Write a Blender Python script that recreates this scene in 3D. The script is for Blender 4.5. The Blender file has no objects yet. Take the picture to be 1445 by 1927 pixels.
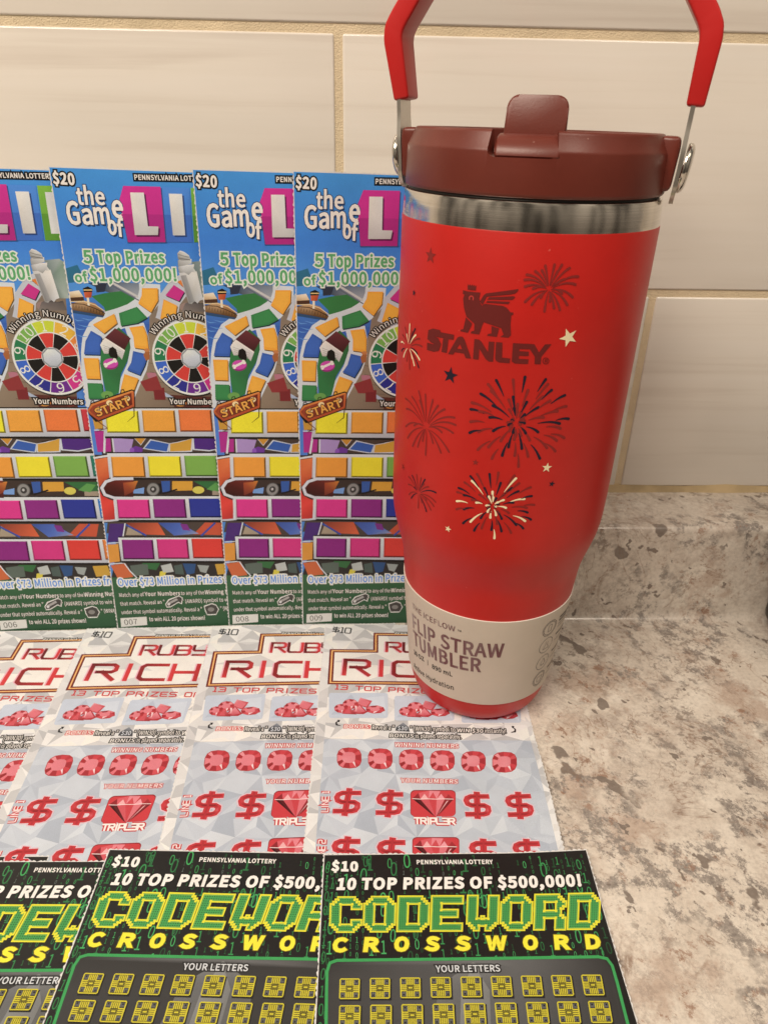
import bpy, bmesh, math, random
from mathutils import Vector, Matrix

S = 0.01                       # all builders below work in centimetres
scene = bpy.context.scene
COL = scene.collection

# ------------------------------------------------------------------ camera
CAM = Vector((0.0538, -38.3972, 25.0932))
YAW, PITCH, ROLL, FOC = 0.0397, 0.4945, 0.0200, 1375.98      # FOC in pixels of a 1445 x 1927 frame
PW, PH = 1445.0, 1927.0
_cy, _sy, _cp, _sp = math.cos(YAW), math.sin(YAW), math.cos(PITCH), math.sin(PITCH)
FWD = Vector((_sy * _cp, _cy * _cp, -_sp))
_r0 = Vector((_cy, -_sy, 0)); _u0 = _r0.cross(FWD)
RIGHT = math.cos(ROLL) * _r0 + math.sin(ROLL) * _u0
UP = -math.sin(ROLL) * _r0 + math.cos(ROLL) * _u0
cam_d = bpy.data.cameras.new('camera')
cam_o = bpy.data.objects.new('camera', cam_d); COL.objects.link(cam_o)
cam_o.matrix_world = Matrix.Translation(CAM * S) @ Matrix((RIGHT, UP, -FWD)).transposed().to_4x4()
cam_d.sensor_fit = 'VERTICAL'; cam_d.sensor_height = 36.0
cam_d.lens = FOC / PH * 36.0
cam_d.clip_start = 0.01; cam_d.clip_end = 50.0
cam_d.dof.use_dof = True; cam_d.dof.focus_distance = 0.285; cam_d.dof.aperture_fstop = 24.0
scene.camera = cam_o

# ------------------------------------------------------------------ world, lamps, exposure
world = bpy.data.worlds.new('World'); scene.world = world; world.use_nodes = True
wn = world.node_tree.nodes; wl = world.node_tree.links
bg = wn['Background']
tc = wn.new('ShaderNodeTexCoord'); sep = wn.new('ShaderNodeSeparateXYZ'); wl.new(tc.outputs['Generated'], sep.inputs[0])
wr = wn.new('ShaderNodeValToRGB'); wl.new(sep.outputs['Z'], wr.inputs[0])
mr = wn.new('ShaderNodeMapRange'); wl.new(sep.outputs['Z'], mr.inputs[0]); mr.inputs[1].default_value = -1; mr.inputs[2].default_value = 1
wl.new(mr.outputs[0], wr.inputs[0])
e = wr.color_ramp.elements
e[0].position = 0.30; e[0].color = (0.10, 0.075, 0.055, 1)
e[1].position = 0.80; e[1].color = (1.0, 0.86, 0.68, 1)
m_ = e.new(0.5); m_.color = (0.30, 0.245, 0.19, 1)
mpw = wn.new('ShaderNodeMapping'); wl.new(tc.outputs['Generated'], mpw.inputs[0]); mpw.inputs['Scale'].default_value = (4.2, 4.2, 0.35); mpw.inputs['Location'].default_value = (1.3, 0.4, 0)
nzw = wn.new('ShaderNodeTexNoise'); wl.new(mpw.outputs[0], nzw.inputs['Vector']); nzw.inputs['Scale'].default_value = 1.5; nzw.inputs['Detail'].default_value = 2.0
rw2 = wn.new('ShaderNodeValToRGB'); wl.new(nzw.outputs['Fac'], rw2.inputs[0])
rw2.color_ramp.elements[0].position = 0.44; rw2.color_ramp.elements[0].color = (0.34, 0.34, 0.34, 1)
rw2.color_ramp.elements[1].position = 0.56; rw2.color_ramp.elements[1].color = (2.5, 2.5, 2.5, 1)
# the dim side of the room where the photographer stands
dp = wn.new('ShaderNodeVectorMath'); dp.operation = 'DOT_PRODUCT'; wl.new(tc.outputs['Generated'], dp.inputs[0]); dp.inputs[1].default_value = (0.05, -0.97, 0.22)
rw3 = wn.new('ShaderNodeValToRGB'); wl.new(dp.outputs['Value'], rw3.inputs[0])
rw3.color_ramp.elements[0].position = 0.86; rw3.color_ramp.elements[0].color = (1, 1, 1, 1)
rw3.color_ramp.elements[1].position = 0.93; rw3.color_ramp.elements[1].color = (0.62, 0.62, 0.62, 1)
mxa = wn.new('ShaderNodeMix'); mxa.data_type = 'RGBA'; mxa.blend_type = 'MULTIPLY'; mxa.inputs[0].default_value = 1.0
wl.new(wr.outputs[0], mxa.inputs[6]); wl.new(rw2.outputs[0], mxa.inputs[7])
mxb = wn.new('ShaderNodeMix'); mxb.data_type = 'RGBA'; mxb.blend_type = 'MULTIPLY'; mxb.inputs[0].default_value = 1.0
wl.new(mxa.outputs[2], mxb.inputs[6]); wl.new(rw3.outputs[0], mxb.inputs[7])
wl.new(mxb.outputs[2], bg.inputs[0]); bg.inputs[1].default_value = 0.31

def area(name, loc, target, sx, sy, power, color):
    d = bpy.data.lights.new(name, 'AREA'); d.shape = 'RECTANGLE'; d.size = sx * S; d.size_y = sy * S
    d.energy = power; d.color = color
    o = bpy.data.objects.new(name, d); COL.objects.link(o)
    o.location = Vector(loc) * S
    o.rotation_euler = (Vector(target) - Vector(loc)).to_track_quat('-Z', 'Y').to_euler()
    return o
area('ceiling_lamp_left', (-58, -78, 122), (-4, -6, 10), 80, 50, 19.6, (1.0, 0.87, 0.72))
area('ceiling_lamp_right', (62, -95, 170), (2, -8, 6), 34, 34, 6.6, (1.0, 0.87, 0.72))

scene.view_settings.view_transform = 'Standard'
scene.view_settings.look = 'None'
scene.view_settings.exposure = 0.0
scene.view_settings.gamma = 1.0
scene.view_settings.use_curve_mapping = False
scene.cycles.max_bounces = 8

# ------------------------------------------------------------------ colour helpers
def lin1(c):
    c /= 255.0
    return c / 12.92 if c <= 0.04045 else ((c + 0.055) / 1.055) ** 2.4
KW = (1.0, 0.90, 0.765)        # tint of the room's warm lamps, divided out so that inks keep their own colour
def ink(h):
    r, g, b = (int(h[i:i + 2], 16) for i in (1, 3, 5))
    return tuple(min(0.88, lin1(c) / k) for c, k in zip((r, g, b), KW)) + (1.0,)
def mixc(a, b, t): return tuple(x + (y - x) * t for x, y in zip(a, b))

# ------------------------------------------------------------------ materials
def newmat(name):
    m = bpy.data.materials.new(name); m.use_nodes = True
    return m, m.node_tree.nodes, m.node_tree.links, m.node_tree.nodes['Principled BSDF']
def N(nodes, t, **kw):
    n = nodes.new(t)
    for k, v in kw.items(): setattr(n, k, v)
    return n
def noise(n, l, vec, scale, detail=4, rough=0.55, dist=0.0):
    t = N(n, 'ShaderNodeTexNoise'); t.inputs['Scale'].default_value = scale; t.inputs['Detail'].default_value = detail
    t.inputs['Roughness'].default_value = rough; t.inputs['Distortion'].default_value = dist
    if vec is not None: l.new(vec, t.inputs['Vector'])
    return t.outputs['Fac']
def ramp(n, l, fac, stops, interp='LINEAR'):
    r = N(n, 'ShaderNodeValToRGB'); r.color_ramp.interpolation = interp
    el = r.color_ramp.elements
    while len(el) < len(stops): el.new(0.5)
    for e_, (p, c) in zip(el, stops):
        e_.position = p; e_.color = c if isinstance(c, tuple) else (c, c, c, 1)
    l.new(fac, r.inputs[0]); return r.outputs[0]
def mixn(n, l, fac, a, b, mode='MIX'):
    x = N(n, 'ShaderNodeMix', data_type='RGBA', blend_type=mode)
    for i, v in ((0, fac), (6, a), (7, b)):
        if hasattr(v, 'is_output'): l.new(v, x.inputs[i])
        else: x.inputs[i].default_value = v
    return x.outputs[2]
def bump(n, l, h, strength, dist, bsdf):
    b = N(n, 'ShaderNodeBump'); b.inputs['Strength'].default_value = strength; b.inputs['Distance'].default_value = dist
    l.new(h, b.inputs['Height']); l.new(b.outputs[0], bsdf.inputs['Normal'])

def print_material(name, rough, spec, grain=0.10):
    m, n, l, b = newmat(name)
    a = N(n, 'ShaderNodeVertexColor', layer_name='ink')
    co = N(n, 'ShaderNodeTexCoord').outputs['Object']
    g = noise(n, l, co, 4200, 2, 0.6)
    g2 = noise(n, l, co, 90, 3, 0.6)
    gc = ramp(n, l, g, [(0.30, 1 - grain), (0.70, 1 + grain * 0.6)])
    gc2 = ramp(n, l, g2, [(0.3, 0.95), (0.7, 1.04)])
    c = mixn(n, l, 1.0, mixn(n, l, 1.0, a.outputs[0], gc, 'MULTIPLY'), gc2, 'MULTIPLY')
    hs = N(n, 'ShaderNodeHueSaturation'); hs.inputs['Saturation'].default_value = 0.95; hs.inputs['Value'].default_value = 0.95; l.new(c, hs.inputs['Color'])
    l.new(hs.outputs[0], b.inputs['Base Color'])
    b.inputs['Roughness'].default_value = rough; b.inputs['Specular IOR Level'].default_value = spec
    bump(n, l, noise(n, l, co, 60, 3), 0.10, 0.0006, b)
    return m
M_PRINT = print_material('coated_print', 0.42, 0.42)
M_LATEX = print_material('scratch_latex', 0.55, 0.35, 0.16)
M_MATTE = print_material('matte_print', 0.6, 0.25, 0.06)

def foil_material():
    m, n, l, b = newmat('pink_silver_foil')
    co = N(n, 'ShaderNodeTexCoord').outputs['Object']
    mp = N(n, 'ShaderNodeMapping'); mp.inputs['Scale'].default_value = (130, 130, 14); l.new(co, mp.inputs[0])
    f = noise(n, l, mp.outputs[0], 1.0, 3, 0.5)
    l.new(ramp(n, l, f, [(0.35, (0.24, 0.16, 0.16, 1)), (0.55, (0.17, 0.07, 0.075, 1)), (0.68, (0.36, 0.28, 0.27, 1))]), b.inputs['Base Color'])
    b.inputs['Metallic'].default_value = 0.45; b.inputs['Roughness'].default_value = 0.40
    return m
M_FOIL = foil_material()

def plain_material(name, col, rough, spec=0.5, metal=0.0, bscale=0, bstr=0.0, bdist=0.0002, var=0.0, scuff=None):
    m, n, l, b = newmat(name)
    co = N(n, 'ShaderNodeTexCoord').outputs['Object']
    c = (col[0], col[1], col[2], 1)
    if var:
        g = noise(n, l, co, 55, 4, 0.6)
        cc = mixn(n, l, 1.0, c, ramp(n, l, g, [(0.3, 1 - var), (0.7, 1 + var)]), 'MULTIPLY')
        if scuff:   # sparse dust and rub marks
            mp = N(n, 'ShaderNodeMapping'); mp.inputs['Rotation'].default_value = (0.4, 0.9, 0.3); mp.inputs['Scale'].default_value = (1, 2.6, 1); l.new(co, mp.inputs[0])
            cc = mixn(n, l, ramp(n, l, noise(n, l, mp.outputs[0], 520, 1.5, 0.5), [(0.775, 0.0), (0.80, 0.7)]), cc, (scuff[0], scuff[1], scuff[2], 1))
        l.new(cc, b.inputs['Base Color'])
    else:
        b.inputs['Base Color'].default_value = c
    b.inputs['Roughness'].default_value = rough; b.inputs['Metallic'].default_value = metal
    b.inputs['Specular IOR Level'].default_value = spec
    if bscale: bump(n, l, noise(n, l, co, bscale, 3, 0.6), bstr, bdist, b)
    return m
RED = (0.49, 0.0115, 0.008)
M_RED = plain_material('red_powder_coat', RED, 0.40, 0.45, 0, 2200, 0.38, 0.0001, 0.05, (0.60, 0.10, 0.08))
M_GRIP = plain_material('red_rubber', (0.50, 0.013, 0.013), 0.40, 0.45, 0, 1500, 0.10, 0.0001, 0.04)
M_LID = plain_material('maroon_plastic', (0.135, 0.024, 0.015), 0.36, 0.45, 0, 1400, 0.30, 0.0001, 0.08, (0.42, 0.24, 0.20))
M_LIDIN = plain_material('maroon_plastic_inside', (0.15, 0.028, 0.019), 0.5, 0.4, 0, 1400, 0.15, 0.0001, 0.06)
M_GASKET = plain_material('black_silicone', (0.012, 0.011, 0.011), 0.5, 0.4, 0, 900, 0.1, 0.0001)
M_STRAP = plain_material('satin_steel', (0.56, 0.53, 0.48), 0.34, 0.5, 1.0, 900, 0.08, 0.0001)
M_RIVET = plain_material('polished_steel', (0.66, 0.63, 0.58), 0.13, 0.5, 1.0, 130, 0.25, 0.0004)
M_SLEEVE = plain_material('kraft_paper_card', (0.56, 0.49, 0.42), 0.62, 0.3, 0, 700, 0.25, 0.0002, 0.03)
M_SLEEVE_EDGE = plain_material('white_paper_edge', (0.80, 0.76, 0.70), 0.7, 0.2, 0, 700, 0.1, 0.0001)
M_GROUT = plain_material('sanded_grout', (0.73, 0.61, 0.43), 0.95, 0.1, 0, 1500, 1.0, 0.0006, 0.10)
M_CAULK = plain_material('yellowed_caulk', (0.47, 0.36, 0.21), 0.6, 0.3, 0, 300, 0.3, 0.0006, 0.22)
M_BLACK = plain_material('black_plastic', (0.012, 0.011, 0.010), 0.4, 0.4, 0, 500, 0.2, 0.0003)

def brushed_steel():
    m, n, l, b = newmat('brushed_steel')
    co = N(n, 'ShaderNodeTexCoord').outputs['Object']
    mp = N(n, 'ShaderNodeMapping'); mp.inputs['Scale'].default_value = (22, 22, 5200); l.new(co, mp.inputs[0])
    f = noise(n, l, mp.outputs[0], 1.0, 2, 0.6)
    l.new(ramp(n, l, f, [(0.3, (0.66, 0.62, 0.56, 1)), (0.7, (0.84, 0.79, 0.72, 1))]), b.inputs['Base Color'])
    b.inputs['Metallic'].default_value = 1.0; b.inputs['Roughness'].default_value = 0.13
    b.inputs['Anisotropic'].default_value = 0.6
    t = N(n, 'ShaderNodeTangent', direction_type='RADIAL', axis='Z'); l.new(t.outputs[0], b.inputs['Tangent'])
    bump(n, l, f, 0.10, 0.0001, b)
    return m
M_STEEL = brushed_steel()

def tile_material():
    m, n, l, b = newmat('glazed_tile')
    co = N(n, 'ShaderNodeTexCoord').outputs['Object']
    mp = N(n, 'ShaderNodeMapping'); mp.inputs['Scale'].default_value = (4, 4, 120); l.new(co, mp.inputs[0])
    f = noise(n, l, mp.outputs[0], 1.0, 5, 0.6, 0.3)
    mp2 = N(n, 'ShaderNodeMapping'); mp2.inputs['Scale'].default_value = (7, 7, 22); l.new(co, mp2.inputs[0])
    f2 = noise(n, l, mp2.outputs[0], 1.0, 3, 0.5)
    c = ramp(n, l, f, [(0.27, (0.68, 0.625, 0.565, 1)), (0.46, (0.76, 0.715, 0.655, 1)), (0.8, (0.79, 0.75, 0.70, 1))])
    c = mixn(n, l, 1.0, c, ramp(n, l, f2, [(0.3, 0.95), (0.7, 1.02)]), 'MULTIPLY')
    l.new(c, b.inputs['Base Color'])
    b.inputs['Roughness'].default_value = 0.16; b.inputs['Specular IOR Level'].default_value = 0.5
    b.inputs['Coat Weight'].default_value = 0.25; b.inputs['Coat Roughness'].default_value = 0.08
    ad = N(n, 'ShaderNodeMath', operation='ADD'); l.new(f, ad.inputs[0]); l.new(f2, ad.inputs[1])
    bump(n, l, ad.outputs[0], 0.10, 0.0012, b)
    return m
M_TILE = tile_material()

def granite_material():
    m, n, l, b = newmat('granite_laminate')
    co = N(n, 'ShaderNodeTexCoord').outputs['Object']
    def stretched(kx, ky, kz, loc):
        m1 = N(n, 'ShaderNodeMapping'); l.new(co, m1.inputs[0]); m1.inputs['Rotation'].default_value = (0, 0, math.radians(55)); m1.inputs['Location'].default_value = loc
        m2_ = N(n, 'ShaderNodeMapping'); l.new(m1.outputs[0], m2_.inputs[0]); m2_.inputs['Scale'].default_value = (kx, ky, kz); return m2_.outputs[0]
    def mul(a, c_):
        x = N(n, 'ShaderNodeMath', operation='MULTIPLY'); l.new(a, x.inputs[0]); l.new(c_, x.inputs[1]); return x.outputs[0]
    v = stretched(.94, 1.02, 1, (0, 0, 0)); w = stretched(.90, 1.04, 1, (.31, .17, .05)); u = stretched(1.0, 1.0, 1, (.7, .4, .1))
    big = noise(n, l, v, 12, 9, 0.70, 0.15); mid = noise(n, l, u, 46, 10, 0.76, 0.0); fi = noise(n, l, co, 520, 4, 0.75)
    c = ramp(n, l, mid, [(0.32, (0.35, 0.285, 0.24, 1)), (0.42, (0.52, 0.445, 0.385, 1)), (0.52, (0.655, 0.585, 0.515, 1)), (0.68, (0.715, 0.65, 0.58, 1))])
    c = mixn(n, l, ramp(n, l, big, [(0.475, 0.0), (0.515, 0.90)]), c, mixn(n, l, ramp(n, l, mid, [(0.4, 0.0), (0.6, 1.0)]), (0.67, 0.60, 0.525, 1), (0.765, 0.705, 0.63, 1)))
    # pale crystals
    vo = N(n, 'ShaderNodeTexVoronoi'); vo.inputs['Scale'].default_value = 105; l.new(u, vo.inputs['Vector'])
    sp_ = N(n, 'ShaderNodeSeparateColor'); l.new(vo.outputs['Color'], sp_.inputs[0])
    c = mixn(n, l, mul(ramp(n, l, sp_.outputs[0], [(0.80, 0.0), (0.82, 0.7)]), ramp(n, l, vo.outputs['Distance'], [(0.30, 1.0), (0.52, 0.0)])), c, (0.765, 0.705, 0.635, 1))
    ru = noise(n, l, u, 19, 10, 0.76, 0.0)
    c = mixn(n, l, ramp(n, l, ru, [(0.53, 0.0), (0.60, 0.62)]), c, (0.44, 0.315, 0.245, 1))
    c = mixn(n, l, 1.0, c, ramp(n, l, fi, [(0.32, 0.84), (0.55, 1.03)]), 'MULTIPLY')
    grey = mixn(n, l, ramp(n, l, fi, [(0.35, 0.0), (0.65, 1.0)]), (0.16, 0.14, 0.13, 1), (0.36, 0.32, 0.29, 1))
    # ragged grey mineral clusters
    cl = ramp(n, l, noise(n, l, v, 15, 6, 0.62, 0.1), [(0.485, 0.0), (0.53, 1.0)])
    gr = ramp(n, l, noise(n, l, w, 78, 10, 0.80, 0.0), [(0.505, 0.0), (0.545, 0.9)])
    c = mixn(n, l, mul(cl, gr), c, grey)
    cl2 = ramp(n, l, noise(n, l, u, 12, 5, 0.62, 0.0), [(0.51, 0.0), (0.58, 1.0)])
    gr2 = ramp(n, l, noise(n, l, u, 190, 8, 0.78, 0.0), [(0.525, 0.0), (0.57, 0.8)])
    c = mixn(n, l, mul(cl2, gr2), c, (0.25, 0.205, 0.175, 1))
    # smoky grey veining
    sv = ramp(n, l, noise(n, l, w, 30, 10, 0.76, 0.2), [(0.482, 0.0), (0.500, 0.5), (0.516, 0.0)])
    c = mixn(n, l, mul(sv, ramp(n, l, noise(n, l, v, 10, 3, 0.5, 0.3), [(0.44, 0.15), (0.58, 1.0)])), c, (0.31, 0.265, 0.24, 1))
    # rusty crumbs next to them
    rr = ramp(n, l, noise(n, l, v, 120, 8, 0.76, 0.0), [(0.565, 0.0), (0.60, 0.8)])
    c = mixn(n, l, mul(rr, ramp(n, l, ru, [(0.46, 0.0), (0.56, 1.0)])), c, (0.30, 0.165, 0.105, 1))
    # dark chips with sharp broken outlines
    chip = mixn(n, l, fi, (0.135, 0.105, 0.09, 1), (0.25, 0.205, 0.175, 1))
    s1 = stretched(.86, 1.15, 1, (.12, .53, .02))
    no = N(n, 'ShaderNodeTexNoise'); no.inputs['Scale'].default_value = 260; no.inputs['Detail'].default_value = 4; l.new(co, no.inputs['Vector'])
    sc = N(n, 'ShaderNodeVectorMath', operation='SCALE'); l.new(no.outputs['Color'], sc.inputs[0]); sc.inputs['Scale'].default_value = 0.0032
    ad = N(n, 'ShaderNodeVectorMath', operation='ADD'); l.new(s1, ad.inputs[0]); l.new(sc.outputs[0], ad.inputs[1])
    gate = ramp(n, l, noise(n, l, co, 19, 2, 0.5, 0.0), [(0.43, 0.0), (0.46, 1.0)])
    for scale, thr, loc in ((44, .665, 0), (80, .675, 1), (140, .675, 2)):
        of = N(n, 'ShaderNodeVectorMath', operation='ADD'); l.new(ad.outputs[0], of.inputs[0]); of.inputs[1].default_value = (loc * 1.7, loc * .9, loc * .6)
        f = noise(n, l, of.outputs[0], scale, 2.5, 0.5, 0.1)
        c = mixn(n, l, mul(ramp(n, l, f, [(thr, 0.0), (thr + .012, 0.92)]), gate), c, chip)
    # hairline brown veins
    vn = noise(n, l, w, 16, 6, 0.60, 1.2)
    vm = ramp(n, l, vn, [(0.492, 0.0), (0.500, 0.7), (0.508, 0.0)])
    c = mixn(n, l, mul(vm, ramp(n, l, mid, [(0.44, 1.0), (0.58, 0.15)])), c, (0.24, 0.145, 0.095, 1))
    hs = N(n, 'ShaderNodeHueSaturation'); hs.inputs['Saturation'].default_value = 0.95; hs.inputs['Value'].default_value = 0.93; l.new(c, hs.inputs['Color'])
    l.new(hs.outputs[0], b.inputs['Base Color'])
    b.inputs['Roughness'].default_value = 0.27; b.inputs['Specular IOR Level'].default_value = 0.5
    b.inputs['Coat Weight'].default_value = 0.3; b.inputs['Coat Roughness'].default_value = 0.12
    bump(n, l, noise(n, l, co, 900, 2), 0.08, 0.0003, b)
    return m
M_GRANITE = granite_material()

# ------------------------------------------------------------------ object helpers
def finish(name, me, mats, parent=None, smooth=None):
    for m in mats: me.materials.append(m)
    if smooth is not None:
        me.polygons.foreach_set('use_smooth', [True] * len(me.polygons))
        me.set_sharp_from_angle(angle=math.radians(smooth))
    o = bpy.data.objects.new(name, me); COL.objects.link(o)
    if parent: o.parent = parent
    return o
def bm_obj(name, bm, mats, parent=None, smooth=None):
    for v in bm.verts: v.co *= S
    bmesh.ops.recalc_face_normals(bm, faces=bm.faces)
    me = bpy.data.meshes.new(name); bm.to_mesh(me); bm.free()
    return finish(name, me, mats, parent, smooth)
def tag(o, label, cat, group=None):
    o['label'] = label; o['category'] = cat
    if group: o['group'] = group
    return o
def box(bm, x0, x1, y0, y1, z0, z1, bevel=0.0, seg=2):
    r = bmesh.ops.create_cube(bm, size=1.0)
    vs = r['verts']
    for v in vs:
        v.co = Vector(((x0 + x1) / 2 + v.co.x * (x1 - x0), (y0 + y1) / 2 + v.co.y * (y1 - y0), (z0 + z1) / 2 + v.co.z * (z1 - z0)))
    if bevel:
        bmesh.ops.bevel(bm, geom=list({e_ for v in vs for e_ in v.link_edges}), offset=bevel, segments=seg, profile=0.5, affect='EDGES')
    return vs
def lathe(bm, prof, segs=160, a0=0.0, mat=0):
    rings = []
    for r, z in prof:
        if r < 1e-6: rings.append([bm.verts.new((0, 0, z))] * segs)
        else: rings.append([bm.verts.new((r * math.sin(2 * math.pi * i / segs), -r * math.cos(2 * math.pi * i / segs), z)) for i in range(segs)])
    for A, B in zip(rings, rings[1:]):
        for i in range(segs):
            j = (i + 1) % segs
            q = []
            for v in (A[i], A[j], B[j], B[i]):
                if v not in q: q.append(v)
            if len(q) > 2:
                f = bm.faces.new(q); f.material_index = mat
def catmull(pts, k=6):
    out = []
    P = [pts[0]] + list(pts) + [pts[-1]]
    for i in range(1, len(P) - 2):
        p0, p1, p2, p3 = (Vector(p) for p in P[i - 1:i + 3])
        for j in range(k):
            t = j / k
            out.append(0.5 * ((2 * p1) + (-p0 + p2) * t + (2 * p0 - 5 * p1 + 4 * p2 - p3) * t * t + (-p0 + 3 * p1 - 3 * p2 + p3) * t ** 3))
    out.append(Vector(pts[-1])); return out

# ------------------------------------------------------------------ the setting: tiled wall and counter
bm = bmesh.new()
G = 0.37
rows = [(6.30, 17.39, 15.2), (17.39, 28.48, -0.85), (28.48, 39.6, 15.2), (39.6, 50.7, -0.85)]
for z0, z1, x0 in rows:
    k = -4
    while k < 5:
        xa = x0 + k * 32.1
        if xa < 95 and xa + 32.1 > -95:
            zz0 = z0 + (G / 2 if z0 > 7 else 0.05)
            box(bm, xa + G / 2, xa + 32.1 - G / 2, -0.42, 0.6, zz0, z1 - G / 2, 0.10, 4)
        k += 1
for v in box(bm, -95, 95, -0.345, 1.2, 5.2, 51, 0.0):
    for f in v.link_faces: f.material_index = 1
wall = bm_obj('tile_wall', bm, [M_TILE, M_GROUT], None, 50); wall['kind'] = 'structure'

LF, LT = -4.75, 6.02            # front face and top of the counter's raised back ledge
prof = [(-68, -4.0), (-68, -0.9)]
prof += [(-67.1 - 0.9 * math.cos(t), -0.9 + 0.9 * math.sin(t)) for t in [math.pi / 16 * i for i in range(1, 9)]]
prof += [(-40, 0), (-20, 0)]
prof += [(LF - 0.5 + 0.5 * math.sin(t), 0.5 - 0.5 * math.cos(t)) for t in [math.pi / 20 * i for i in range(0, 11)]]
prof += [(LF + 0.38 - 0.38 * math.cos(t), LT - 0.38 + 0.38 * math.sin(t)) for t in [math.pi / 20 * i for i in range(0, 11)]]
prof += [(-0.14, LT), (-0.14, -4.0)]
bm = bmesh.new()
A = [bm.verts.new((-90, y, z)) for y, z in prof]; B = [bm.verts.new((90, y, z)) for y, z in prof]
for i in range(len(prof)):
    j = (i + 1) % len(prof); bm.faces.new((A[i], A[j], B[j], B[i]))
bm.faces.new(A[::-1]); bm.faces.new(B)
counter = bm_obj('countertop', bm, [M_GRANITE], None, 40); counter['kind'] = 'structure'
# caulk bead between ledge and tile
bm = bmesh.new(); random.seed(4)
prev = None; n_ = 150
for i in range(n_ + 1):
    x = -90 + 180 * i / n_
    w = 0.34 + 0.05 * math.sin(i * 1.3) + random.uniform(-.03, .03)
    ring = [bm.verts.new((x, y, z)) for y, z in ((-0.15, LT - 0.01), (-0.42 - w * .55, LT + 0.004), (-0.46 - w * .15, LT + w * .45), (-0.43, LT + w + .05), (-0.15, LT + w + .05))]
    if prev:
        for a in range(5): bm.faces.new((prev[a], prev[(a + 1) % 5], ring[(a + 1) % 5], ring[a]))
    prev = ring
caulk = bm_obj('caulk_strip', bm, [M_CAULK], None, 60); caulk['kind'] = 'structure'

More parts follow.
